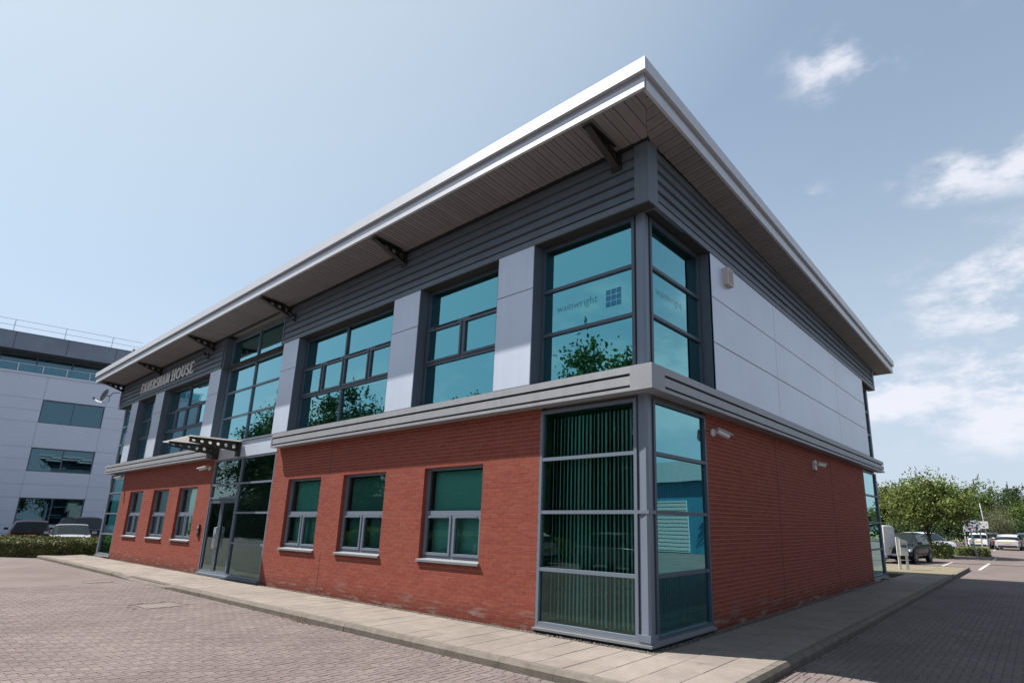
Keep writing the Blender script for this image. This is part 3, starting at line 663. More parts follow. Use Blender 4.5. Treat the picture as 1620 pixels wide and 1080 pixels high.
# ---- pilasters and cladding panels
def clad_panel(m_, u0, u1, z0, z1, d0, th=.04, mat_=None):
    mb = MB(); c = .006
    A = [(u0, d0+th, z0), (u1, d0+th, z0), (u1, d0+th, z1), (u0, d0+th, z1)]; B_ = [(u0, d0+c, z0), (u1, d0+c, z0), (u1, d0+c, z1), (u0, d0+c, z1)]
    C_ = [(u0+c, d0, z0+c), (u1-c, d0, z0+c), (u1-c, d0, z1-c), (u0+c, d0, z1-c)]
    mb.v = [m_(*p) for p in A+B_+C_]
    mb.f = [(8, 9, 10, 11)]
    for i in range(4): mb.f += [(i, (i+1) % 4, 4+(i+1) % 4, 4+i), (4+i, 4+(i+1) % 4, 8+(i+1) % 4, 8+i)]
    return mb.build('cladding_panel', mat_ or M_panel, OB)
for (a, b) in ((-3.13, -2.19), (-6.57, -5.58), (-12.03, -11.11), (-17.52, -16.56), (-23.28, -22.24), (-26.57, -25.61)):
    mb = MB(); mb.box(a+.03, b-.02, -.19, .05, 3.96, 6.59, mapF); mb.box(b-.02, b, -.225, -.0, 3.96, 6.59, mapF); mb.box(a, a+.03, -.225, -.0, 3.96, 6.59, mapF); mb.build('pilaster', M_reveal, OB)
    for z0, z1 in ((3.965, 5.745), (5.757, 6.585)): clad_panel(mapF, a+.012, b-.012, z0, z1, -.232)
mb = MB(); mb.box(1.965, 2.0, -.215, .05, 3.96, 6.59, mapS); mb.box(2.0, 13.7, -.17, .05, 3.961, 6.589, mapS); mb.build('wall_backing', M_reveal, OB)
for (u0, u1) in ((1.965, 5.175), (5.187, 10.2), (10.212, 13.7)):
    for z0, z1 in ((3.965, 4.84), (4.852, 5.715), (5.727, 6.585)): clad_panel(mapS, u0, u1, z0, z1, -.225)

# ---- string course: three steps with two shadow grooves
def band_run(m_, u0, u1, c0, c1):
    for (d, z0, z1, nm) in ((-.235, 3.842, 3.955, 'string_course'), (-.230, 3.665, 3.80, 'string_course'), (-.245, 3.57, 3.622, 'string_course')):
        mb = MB(); mb.box(u0, u1, d, .004, z0, z1, m_); mb.build(nm, M_band, OB)
    mb = MB(); mb.box(u0, u1, -.185, .002, 3.575, 3.95, m_); mb.build('groove_liner', M_dark, OB)
band_run(mapF, -11.90, .0, 0, 0); band_run(mapS, .0, 15.5, 0, 0); band_run(mapF, -28.6, -16.66, 0, 0)
def trim(m_, a, b):
    mb = MB(); mb.box(a, b, -.238, -.17, 3.572, 3.953, m_); mb.build('string_course_end', M_band_c, OB)
mb = MB(); mb.box(-.14, .238, -.238, .14, 3.625, 3.951); mb.box(-.0, .245, -.245, 0, 3.571, 3.621); mb.build('string_course_corner', M_band_c, OB)
mb = MB(); mb.box(.0, .235, 15.5, 15.72, 3.665, 3.80); mb.box(.0, .235, 15.5, 15.715, 3.842, 3.954); mb.box(0, .245, 15.5, 15.725, 3.571, 3.621); mb.box(0, .18, 15.5, 15.67, 3.6, 3.94); mb.build('string_course_end', M_band_c, OB)
trim(mapF, -11.96, -11.90); trim(mapF, -16.66, -16.60); mb = MB(); mb.box(-28.81, -28.6, -.235, .0, 3.572, 3.953, mapF); mb.box(-28.81, -28.6, 0, 4.0, 3.572, 3.953); mb.build('string_course_end', M_band_c, OB)

# ---- louvred upper wall
LZ = [6.59, 6.70, 6.89, 7.08, 7.27, 7.46, 7.68]
def louvre_run(m_, u0, u1):
    mb = MB(); mb.box(u0, u1, -.17, .0, 6.592, 7.68, m_); mb.build('louvre_backing', M_dark, OB)
    for i, (z0, z1) in enumerate(zip(LZ, LZ[1:])):
        b_ = MB(); g1 = 0 if i == 0 else .036
        b_.hexa([m_(*p) for p in ((u0, -.236, z0+g1), (u1, -.236, z0+g1), (u1, -.16, z0+g1-.012), (u0, -.16, z0+g1-.012), (u0, -.205, z1), (u1, -.205, z1), (u1, -.16, z1), (u0, -.16, z1))]) if i else b_.box(u0, u1, -.236, -.16, z0, z1, m_)
        b_.build('louvre_board', M_louvre, OB)
louvre_run(mapF, -12.14, -.0); louvre_run(mapS, .0, 15.5); louvre_run(mapF, -28.6, -16.72)
mb = MB(); mb.box(-.02, .245, -.24, .05, 6.588, 7.69, mapF); mb.build('louvre_corner_trim', M_louvre, OB)
for (a, b) in ((-12.19, -12.14), (-16.72, -16.67), (-28.8, -28.6)):
    mb = MB(); mb.box(a, b, -.242, .0, 6.588, 7.69, mapF); mb.build('louvre_end_trim', M_louvre, OB)
mb = MB(); mb.box(0, .24, 15.5, 15.71, 6.588, 7.45); mb.build('louvre_end_trim', M_louvre, OB)
mb = MB(); mb.box(-28.8, -28.4, .0, 15.4, 6.59, 7.4); mb.build('louvre_side', M_louvre, OB)
# soffit inside window heads
mb = MB(); mb.box(-28.6, .22, -.20, .02, 6.586, 6.591, mapF); mb.box(1.0, 15.5, -.20, .02, 6.586, 6.591, mapS); mb.build('head_lining', M_lining, OB)
# dark reveal sides of the tall glazing
for q in ((-12.14, -12.05), (-16.715, -16.545)):
    mb = MB(); mb.box(q[0], q[1], -.2, .1, 6.593, 7.69, mapF); mb.build('glazing_cheek', M_reveal, OB)

# ---- roof: thin plate falling gently to the rear
SLP = -.0204; OY = 1.15; OX = .75
zr = lambda y: SLP*(y+OY)
RX0, RX1, RY0, RY1 = -29.32, .75, -1.15, 16.70
def rbox(mb, x0, x1, y0, y1, z0, z1):
    P = [(x0, y0), (x1, y0), (x1, y1), (x0, y1)]
    mb.hexa([(p[0], p[1], z0+zr(p[1])) for p in P]+[(p[0], p[1], z1+zr(p[1])) for p in P])
mb = MB(); rbox(mb, RX0+.03, RX1-.03, RY0+.03, RY1-.03, 7.80, 8.20); rbox(mb, -28.3, -.2, .1, 15.3, 7.55, 7.80); ROOF = mb.build('roof', M_roof, OB)
def fascia(x0, x1, y0, y1, side):
    nrm = {'f': (0, -1), 'r': (1, 0), 'b': (0, 1), 'l': (-1, 0)}[side]
    def strip(nm, z0, z1, o, th, m_):
        mb = MB()
        xa, xb = max(x0, RX0-o), min(x1, RX1+o)
        if side == 'f': rbox(mb, xa, xb, RY0-o, RY0-o+th, z0, z1)
        elif side == 'b': rbox(mb, xa, xb, RY1+o-th, RY1+o, z0, z1)
        elif side == 'r': rbox(mb, RX1+o-th, RX1+o, y0, y1, z0, z1)
        else: rbox(mb, RX0-o, RX0-o+th, y0, y1, z0, z1)
        mb.build(nm, m_, ROOF)
    strip('fascia_panel', 8.02, 8.22, .05, .08, M_fascia); strip('fascia_recess', 7.925, 8.02, -.012, .03, M_fascia_g); strip('fascia_panel', 7.76, 7.93, 0., .05, M_fascia)
n = 10; xs = [RX0-.05+(RX1-RX0+.1)*i/n for i in range(n+1)]
for a, b in zip(xs, xs[1:]): fascia(a+.0015, b-.0015, 0, 0, 'f'); 
n = 6; ys = [RY0+.031+(RY1-RY0-.062)*i/n for i in range(n+1)]
for a, b in zip(ys, ys[1:]): fascia(0, 0, a+.0015, b-.0015, 'r'); fascia(0, 0, a+.0015, b-.0015, 'l')
fascia(RX0-.05, RX1+.05, 0, 0, 'b')
mb = MB(); rbox(mb, RX0-.05, RX1+.05, RY0-.05, RY1+.05, 8.221, 8.232); mb.build('roof_edge_trim', M_fascia, ROOF)
# soffit of narrow metal planks mitred at the corner
zo, zi = 7.775, 7.70      # outer and inner soffit heights
def zs_f(x, y): # plane between edge and wall
    t = max((-.24-y)/(OY-.24), (x-.24)/(OX-.24), (y-15.7)/1.0, (-28.8-x)/.5, 0); return zi+(zo-zi)*min(1, t)+zr(y)*min(1, max(0, (y+1.15)/3))
def plank(P, along='f'):
    mb = MB(); k = len(P)
    mb.v = [(p[0], p[1], zs_f(*p)) for p in P]+[(p[0], p[1], zs_f(*p)+.02) for p in P]
    mb.f = [tuple(range(k))[::-1], tuple(range(k, 2*k))]+[(i, (i+1) % k, k+(i+1) % k, k+i) for i in range(k)]
    if k == 4:   # pressed rib along the middle of the plank
        if along == 'f': a, b = (P[0][0]+P[1][0])/2, max(P[2][1], P[3][1]) if False else min(P[2][1], P[3][1]); R4 = [(a-.02, P[0][1]), (a+.02, P[0][1]), (a+.02, b), (a-.02, b)]
        else: a, b = (P[1][1]+P[2][1])/2, max(P[0][0], P[3][0]); R4 = [(b, a-.02), (P[1][0], a-.02), (P[1][0], a+.02), (b, a+.02)]
        mb.hexa([(p[0], p[1], zs_f(*p)-.008) for p in R4]+[(p[0], p[1], zs_f(*p)+.004) for p in R4])
    mb.build('soffit_plank', M_soffit, ROOF)
W_ = .20; x = .70
kdx = (OY-.24)/(OX-.24)
cnt = 0; x = OX
while x > RX0:
    a, b = max(x-W_, RX0)+.007, x-.007
    yi = lambda q: -.235 if q <= .24 else -.24-(q-.24)*kdx
    if b <= .24 or a >= .24: P = [(a, -1.10), (b, -1.10), (b, min(yi(b), -.235)), (a, min(yi(a), -.235))]
    else: P = [(a, -1.10), (b, -1.10), (b, yi(b)), (.24, -.235), (a, -.235)]
    P = [(p[0], min(-.235, max(-1.10, p[1]))) for p in P]
    if abs(P[2][1]-P[1][1]) > .02 or abs(P[-1][1]-P[0][1]) > .02: plank(P)
    x -= W_; cnt += 1
y = RY0
while y < RY1-.05:
    a, b = y+.007, min(y+W_, RY1-.05)-.007
    xi = lambda q: .235 if q >= -.24 else .24+(-.24-q)/kdx
    P = [(min(xi(a), .70)+.006, a), (.70, a), (.70, b), (min(xi(b), .70)+.006, b)]
    if .70-xi(b) > .03: plank(P, 's')
    y += W_; cnt += 1
mb = MB()
mb.v = []
for (x0, x1, y0, y1) in ((RX0+.02, .72, -1.12, -.2), (.2, .72, -.2, RY1-.03), (RX0+.02, -28.7, -.2, RY1-.03), (-28.7, .2, 15.5, RY1-.03)):
    nx = 1
    P = [(x0, y0), (x1, y0), (x1, y1), (x0, y1)]; mb.hexa([(p[0], p[1], zs_f(*p)+.024) for p in P]+[(p[0], p[1], 7.83+zr(p[1])) for p in P])
mb.build('soffit_backing', M_dark, ROOF)
mb = MB(); mb.box(-28.8, .26, -.27, -.2, 7.66, 7.705); mb.build('soffit_angle', M_black, ROOF)
# ---- eaves brackets with cut-outs
def plate(mb, cells, axis_u, th, P3):
    """cells: list of 4 corner (a,z) tuples; an octagonal hole in each; P3(a, t, z) -> world"""
    for (A, B_, C_, D_, hr) in cells:
        def bil(s, t): return (A[0]*(1-s)*(1-t)+B_[0]*s*(1-t)+C_[0]*s*t+D_[0]*(1-s)*t, A[1]*(1-s)*(1-t)+B_[1]*s*(1-t)+C_[1]*s*t+D_[1]*(1-s)*t)
        outer, inner = [], []
        for i in range(8):
            an = math.pi/8+i*math.pi/4; cx, cy = math.cos(an), math.sin(an); mxx = max(abs(cx), abs(cy))
            outer.append(bil(.5+.5*cx/mxx, .5+.5*cy/mxx)); inner.append(bil(.5+hr*cx, .5+hr*cy))
        corners = {0: (1, 1), 2: (0, 1), 4: (0, 0), 6: (1, 0)}
        for i in range(8):
            j = (i+1) % 8
            for t_, fl in ((-th/2, 0), (th/2, 1)):
                q = [P3(outer[i][0], t_, outer[i][1])]
                if i % 2 == 0 and False: pass
                an = math.pi/4*(i+1)
                if (i+1) % 2 == 1:   # a corner lies between i and j
                    s = 1 if math.cos(an) > 0 else 0; t2 = 1 if math.sin(an) > 0 else 0; c = bil(s, t2); q.append(P3(c[0], t_, c[1]))
                q += [P3(outer[j][0], t_, outer[j][1]), P3(inner[j][0], t_, inner[j][1]), P3(inner[i][0], t_, inner[i][1])]
                mb.poly(q if not fl else q[::-1])
            mb.quad(P3(inner[i][0], -th/2, inner[i][1]), P3(inner[j][0], -th/2, inner[j][1]), P3(inner[j][0], th/2, inner[j][1]), P3(inner[i][0], th/2, inner[i][1]))
        for (p, q) in ((A, B_), (B_, C_), (C_, D_), (D_, A)):
            mb.quad(P3(p[0], -th/2, p[1]), P3(q[0], -th/2, q[1]), P3(q[0], th/2, q[1]), P3(p[0], th/2, p[1]))
for i, bx in enumerate((-.36, -6.3, -11.95, -17.6, -23.2, -28.55)):
    mb = MB(); cells = []; nn = 4
    for k in range(nn):
        a0, a1 = -.24-.80*k/nn, -.24-.80*(k+1)/nn
        lo = lambda a: 7.40+(.30*((-.24-a)/.80)); hi = 7.705
        cells.append(((a0, lo(a0)), (a1, lo(a1)), (a1, hi), (a0, hi), .27))
    plate(mb, cells, 0, .035, lambda a, t, z, bx=bx: (bx+t, a, z))
    mb.box(bx-.09, bx+.09, -1.08, -.24, 7.706, 7.718)
    mb.hexa([(bx-.06, -.24, 7.385), (bx+.06, -.24, 7.385), (bx+.06, -1.05, 7.69), (bx-.06, -1.05, 7.69), (bx-.06, -.24, 7.40), (bx+.06, -.24, 7.40), (bx+.06, -1.05, 7.703), (bx-.06, -1.05, 7.703)])
    mb.box(bx-.1, bx+.1, -.262, -.237, 7.34, 7.70); mb.build('eaves_bracket', M_black, OB)
# ---- entrance canopy
mb = MB(); mb.box(-16.85, -14.40, -1.42, -.06, 3.968, 3.99); CN = mb.build('canopy', frosted('canopy_sheet', (.75, .76, .76)), OB)
for bx in (-16.35, -14.62):
    mb = MB(); cells = []; nn = 6
    for k in range(nn):
        a0, a1 = -.08-1.30*k/nn, -.08-1.30*(k+1)/nn
        lo = lambda a: 3.66+(.16*((-.08-a)/1.3)); cells.append(((a0, lo(a0)), (a1, lo(a1)), (a1, 3.945), (a0, 3.945), .25))
    plate(mb, cells, 0, .05, lambda a, t, z, bx=bx: (bx+t, a, z)); mb.box(bx-.06, bx+.06, -1.40, -.06, 3.946, 3.966); mb.box(bx-.10, bx+.10, -.085, -.012, 3.52, 3.96)
    mb.build('canopy_bracket', M_black, CN)
mb = MB(); mb.box(-16.5, -16.2, -.20, -.012, 3.55, 3.94); mb.build('canopy_fixing_box', M_black, CN)

# ---- inside: floors, ceilings and core so that the glass looks into rooms
mb = MB(); mb.box(-28.2, -.35, .35, 15.1, -.02, .04); mb.build('ground_floor', M_carpet, OB)
mb = MB(); mb.box(-28.2, -12.6, .15, 15.2, 3.56, 3.93); mb.box(-12.6, -.15, .15, 15.2, 3.56, 3.93); mb.build('upper_floor', M_conc, OB)
mb = MB(); mb.box(-28.3, -16.6, .12, 15.2, 6.60, 6.64); mb.box(-12.0, -.12, .12, 15.2, 6.60, 6.64); mb.box(-16.6, -12.0, .2, 4.5, 7.54, 7.58); mb.build('ceiling', M_conc, OB)
mb = MB(); mb.box(-24, -4.5, 4.6, 12, 0, 7.6); mb.box(-12.2, -12.0, .3, 4.6, 0, 7.6); mb.box(-16.7, -16.55, .3, 4.6, 0, 7.6); mb.box(-5.9, -5.8, .35, 4.6, 0, 6.6); mb.box(-22.5, -22.4, .35, 4.6, 0, 6.6); mb.box(-4.5, -.3, 5.9, 6.0, 0, 6.6); mb.box(-28.3, -.05, 15.2, 15.46, -.05, 7.4); mb.box(-28.5, -28.2, 2.0, 15.2, -.05, 6.6); mb.box(-4.5, -.05, 12.8, 13.0, 0, 6.6)
mb.build('inner_wall', M_conc, OB)
# ================================================================== things fixed to the building
# sign letters: strokes with serifs, each letter a raised piece
def stroke(mb, pts, ws, y0, y1):
    """flat ribbon through pts with widths, extruded from y0 to y1 (x,z plane)"""
    n = len(pts); Lp, Rp = [], []
    for i, p in enumerate(pts):
        a = pts[max(i-1, 0)]; b = pts[min(i+1, n-1)]; d = Vector((b[0]-a[0], b[1]-a[1])).normalized(); w = ws[i] if isinstance(ws, (list, tuple)) else ws
        Lp.append((p[0]-d.y*w/2, p[1]+d.x*w/2)); Rp.append((p[0]+d.y*w/2, p[1]-d.x*w/2))
    for i in range(n-1):
        q = [Lp[i], Rp[i], Rp[i+1], Lp[i+1]]
        mb.hexa([(x_, y0, z_) for x_, z_ in q]+[(x_, y1, z_) for x_, z_ in q])
def arc(cx, cz, rx, rz, a0, a1, n=12): return [(cx+rx*math.cos(math.radians(a0+(a1-a0)*i/n)), cz+rz*math.sin(math.radians(a0+(a1-a0)*i/n))) for i in range(n+1)]
TK, TN = .13, .05
def letter(c):
    S = []  # strokes in unit height
    ser = lambda x, z, w=.26: S.append(([(x-w/2, z), (x+w/2, z)], .045))
    if c == 'F': S += [([(.16, 0), (.16, 1)], TK), ([(.1, .975), (.6, .975)], TN), ([(.16, .52), (.48, .52)], TN), ([(.6, 1), (.6, .82)], .04)]; ser(.16, .02); w = .66
    elif c == 'A': S += [([(.06, 0), (.40, 1)], TN), ([(.38, 1), (.74, 0)], TK), ([(.2, .33), (.6, .33)], TN)]; ser(.07, .02, .22); ser(.74, .02, .26); w = .84
    elif c == 'V': S += [([(.06, 1), (.40, 0)], TK), ([(.39, 0), (.74, 1)], TN)]; ser(.08, .98, .24); ser(.74, .98, .2); w = .8
    elif c == 'E': S += [([(.16, 0), (.16, 1)], TK), ([(.1, .975), (.58, .975)], TN), ([(.16, .52), (.48, .52)], TN), ([(.1, .025), (.62, .025)], TN), ([(.58, 1), (.58, .84)], .04), ([(.62, 0), (.62, .18)], .04)]; w = .7
    elif c == 'R':
        S += [([(.16, 0), (.16, 1)], TK), ([(.1, .975), (.34, .975)], TN), (arc(.34, .75, .22, .225, 90, -90), [.05, .06, .08, .1, .12, .13, .13, .12, .11, .09, .07, .06, .05]), ([(.16, .525), (.34, .525)], TN), ([(.34, .52), (.72, 0)], TK)]; ser(.16, .02); w = .76
    elif c == 'S': S += [(arc(.33, .74, .20, .235, 20, 270, 12)+arc(.31, .27, .22, .245, 90, -160, 12)[1:], [.05]+[.07]*3+[.09]*5+[.12]*8+[.09]*5+[.06]*3)]; w = .62
    elif c == 'H': S += [([(.16, 0), (.16, 1)], TK), ([(.66, 0), (.66, 1)], TK), ([(.16, .52), (.66, .52)], TN)]; ser(.16, .02); ser(.16, .98); ser(.66, .02); ser(.66, .98); w = .84
    elif c == 'M': S += [([(.12, 0), (.16, 1)], TN), ([(.16, 1), (.48, .08)], TK), ([(.48, .05), (.80, 1)], TN), ([(.81, 1), (.86, 0)], TK)]; ser(.12, .02, .22); ser(.86, .02, .24); w = .98
    elif c == 'O': S += [(arc(.44, .5, .35, .475, 0, 360, 24), [.14 if abs(math.cos(math.radians(15*i))) > .8 else .1 if abs(math.cos(math.radians(15*i))) > .45 else .06 for i in range(25)])]; w = .90
    elif c == 'U': S += [([(.16, 1), (.16, .33)], TK), (arc(.40, .33, .24, .30, 180, 360, 10), [.12, .11, .09, .07, .06, .06, .06, .06, .06, .055, .05]), ([(.64, .33), (.64, 1)], TN)]; ser(.16, .98); ser(.64, .98, .2); w = .8
    return S, w
SG = thing('sign_lettering', 'raised pale serif lettering FAVERSHAM HOUSE on the grey louvred wall', 'sign', (-22.4, -.26, 6.86))
def word(txt, x0, x1, z, h):
    ws = [letter(c)[1] for c in txt]; gap = .10; tot = sum(ws)+gap*(len(txt)-1); k = (x1-x0)/tot; x = x0
    for c, w in zip(txt, ws):
        mb = MB()
        for i_, (pts, wd) in enumerate(letter(c)[0]):
            P = [((px*k), pz*h) for px, pz in pts]; WW = [q*h*.95 for q in wd] if isinstance(wd, (list, tuple)) else wd*h*.95
            stroke(mb, P, WW, -.02-.0006*i_, .015)
        o = mb.build('letter', M_letter, SG); o.location = (x-SG.location.x, 0, z-SG.location.z); x += (w+gap)*k
word('FAVERSHAM', -25.42, -21.86, 6.87, .42); word('HOUSE', -21.62, -19.25, 6.87, .44)
# window graphic: 3 x 3 blue squares and faint lettering inside the corner panes
M_blue = film('logo_blue', (.03, .26, .55), .42); M_grey = film('logo_grey', (.03, .08, .12), .20)
lg = thing('window_logo', 'three by three grid of blue squares with faint lettering on the upper corner pane', 'logo', (-.63, .039, 5.27))
for i in range(3):
    for j in range(3):
        mb = MB(); mb.box(-.15+i*.105, -.15+i*.105+.09, 0, .002, -.15+j*.105, -.15+j*.105+.09); mb.build('logo_square', M_blue, lg)
def text_mesh(name, body, size, m_, parent, loc, rot, label=None, ext=.001):
    cu = bpy.data.curves.new(name, 'FONT'); cu.body = body; cu.size = size; cu.extrude = ext; cu.align_x = 'LEFT'
    to = bpy.data.objects.new(name, cu); COL.objects.link(to); bpy.context.view_layer.update()
    me = bpy.data.meshes.new_from_object(to.evaluated_get(bpy.context.evaluated_depsgraph_get())); bpy.data.objects.remove(to)
    me.materials.clear(); me.materials.append(m_); o = bpy.data.objects.new(name, me); COL.objects.link(o); o.parent = parent; o.location = loc; o.rotation_euler = rot
    if label: o['label'] = label
    return o
text_mesh('lettering', 'wainwright', .20, M_grey, lg, (-1.22, .0, .0), (math.pi/2, 0, 0))
lg2 = thing('window_lettering', 'faint dark lettering on the shaded side pane of the upper corner', 'logo', (-.040, .4, 5.3))
text_mesh('lettering', 'wainwright', .20, film('lettering_shade', (.03, .08, .12), .15), lg2, (0, 0, 0), (math.pi/2, 0, math.pi/2))
# cctv cameras
def cctv(loc, rz, aim, label, base='dome'):
    t = thing('security_camera', label, 'security camera', loc, rz, 'security cameras on the walls')
    b = MB()
    if base == 'dome': b.lathe([(0, 0), (.075, 0), (.075, .035), (.055, .06), (0, .065)], (0, 0, 0), 'y', 14)
    else: b.box(-.085, .085, 0, .07, -.13, .10)
    b.v = [(x_, -y_, z_) for x_, y_, z_ in b.v]; b.build('camera_base', M_white, t, smooth=(base == 'dome'))
    a = MB(); a.tube([(0, -.05, 0), (.01, -.10, .0), (.05*aim[0], -.13, 0)], .016, 8); a.build('camera_arm', M_white, t, smooth=True)
    d = Vector(aim).normalized(); s = Vector((.03*aim[0], -.14, -.0)); bd = MB(); bd.tube([s-d*.05, s+d*.20], .043, 12); hd = bd.build('camera_body', M_white, t, smooth=False)
    ln = MB(); ln.tube([s+d*.201, s+d*.212], .036, 12); ln.build('camera_lens', M_black, t)
    hs = MB(); up = Vector((0, 0, 1)); sd_ = d.cross(up).normalized(); u2 = sd_.cross(d)
    hs.hexa([s-d*.07-sd_*.05+u2*.045, s+d*.26-sd_*.05+u2*.045, s+d*.26+sd_*.05+u2*.045, s-d*.07+sd_*.05+u2*.045, s-d*.07-sd_*.04+u2*.058, s+d*.26-sd_*.04+u2*.058, s+d*.26+sd_*.04+u2*.058, s-d*.07+sd_*.04+u2*.058]); hs.build('sun_hood', M_white, t)
    return t
cctv((0, 2.17, 3.25), math.pi/2, (.9, -.5, -.35), 'white bullet camera on round base high on the side brick wall beside the corner glazing')
cctv((0, 8.05, 3.2), math.pi/2, (.9, -.45, -.12), 'white bullet camera on square box halfway along the side brick wall', 'box')
cctv((-16.75, 0, 3.27), 0, (-1, -.75, -.35), 'small white bullet camera above the entrance door')
cctv((-26.35, -.02, 3.33), 0, (-1, -.8, -.35), 'small white bullet camera beside the far corner glazing')
# intercom
t = thing('door_intercom', 'black door intercom panel on the brick beside the entrance', 'intercom', (-16.83, 0, 1.30))
mb = MB(); mb.box(-.07, .07, -.05, 0, -.19, .17); mb.build('housing', M_black, t)
mb = MB(); mb.box(-.05, .05, -.056, -.0505, .05, .14); [mb.box(-.04+.03*i, -.02+.03*i, -.056, -.0505, -.12+.04*j, -.10+.04*j) for i in range(3) for j in range(3)]; mb.build('keypad', mat('keypad_grey', (.3, .3, .3), .4), t)
# wall vent box
t = thing('vent_box', 'pale square vent box near the top of the silver side cladding', 'vent', (.225, 2.63, 6.31))
mb = MB(); mb.box(0, .10, -.13, .13, -.17, .17); mb.build('housing', mat('cream_plastic', (.52, .47, .44), .5), t)
mb = MB(); [mb.box(.101, .106, -.10, .10, -.13+.035*i, -.115+.035*i) for i in range(8)]; mb.build('grille', mat('vent_grille', (.32, .30, .29), .6), t)
# small wall lights on the louvres
for (x_, lab) in ((-11.5, 'small black spotlight on the louvred wall right of the tall glazing'), (-17.95, 'small black spotlight on the louvred wall between the lettering and the tall glazing')):
    t = thing('wall_light', lab, 'spotlight', (x_, -.24, 7.25), group='spotlights on the louvres')
    mb = MB(); mb.box(-.03, .03, -.03, 0, -.10, .14); mb.build('back_plate', M_black, t)
    mb = MB(); mb.tube([(0, -.03, .06), (-.02, -.13, .09)], .018, 8); mb.tube([(-.07, -.15, .13), (.05, -.13, .03)], .045, 10); mb.build('lamp_head', M_black, t, smooth=True)
    mb = MB(); mb.tube([(0, -.03, -.05), (.03, -.09, -.08)], .02, 8); mb.build('sensor', M_black, t)
# satellite dish
t = thing('satellite_dish', 'grey satellite dish with feed arm on the far eaves corner', 'satellite dish', (-29.0, -.45, 7.25))
mb = MB(); R0 = .30; d = Vector((-.42, -.86, .30)).normalized(); a = d.orthogonal().normalized(); b = d.cross(a); cc = Vector((-.35, -.25, 0))
rings = []
for i in range(6):
    r = R0*i/5
    for j in range(20): q = 2*math.pi*j/20; mb.v.append(tuple(cc+a*math.cos(q)*r+b*math.sin(q)*r*1.08+d*(r*r*.45)))
for i in range(5):
    for j in range(20): mb.f.append((i*20+j, i*20+(j+1) % 20, (i+1)*20+(j+1) % 20, (i+1)*20+j))
mb.build('dish', mat('dish_grey', (.13, .15, .19), .5), t, smooth=True)
mb = MB(); mb.tube([(-.2, -.2, -.05), (-.05, -.12, -.05), (.0, -.05, .1), (.1, .18, .15)], .02, 8); mb.tube([(-.1, -.12, -.35), (-.1, -.12, .0)], .014, 6); mb.build('mast', M_frame_d, t)
mb = MB(); mb.tube([(-.30, -.2, -.36), (-.6, -.42, -.30), (-.95, -.55, -.12)], .013, 6); mb.tube([(-.95, -.55, -.14), (-.90, -.53, -.06)], .04, 8); mb.build('feed_arm', M_frame_d, t)
# bird on the roof edge
t = thing('perched_bird', 'small dark bird perched on the far roof edge against the sky', 'bird', (-23.9, -1.12, 8.232))
mb = MB()
for (cx, cz, rx, rz) in ((0, .12, .09, .055), (-.08, .19, .035, .035), (.11, .10, .08, .018)):
    n0 = len(mb.v)
    for i in range(7):
        ph = math.pi*i/6
        for j in range(8): q = 2*math.pi*j/8; mb.v.append((cx-rx*math.cos(ph), rz*math.sin(ph)*math.cos(q), cz+rz*math.sin(ph)*math.sin(q)))
    for i in range(6):
        for j in range(8): mb.f.append((n0+i*8+j, n0+i*8+(j+1) % 8, n0+(i+1)*8+(j+1) % 8, n0+(i+1)*8+j))
mb.tube([(-.01, .01, .08), (-.01, .012, 0)], .005, 4); mb.tube([(.01, -.01, .08), (.01, -.012, 0)], .005, 4); mb.tube([(-.11, 0, .19), (-.14, 0, .185)], .008, 5, r2=.002)
mb.build('body', M_black, t, smooth=True)

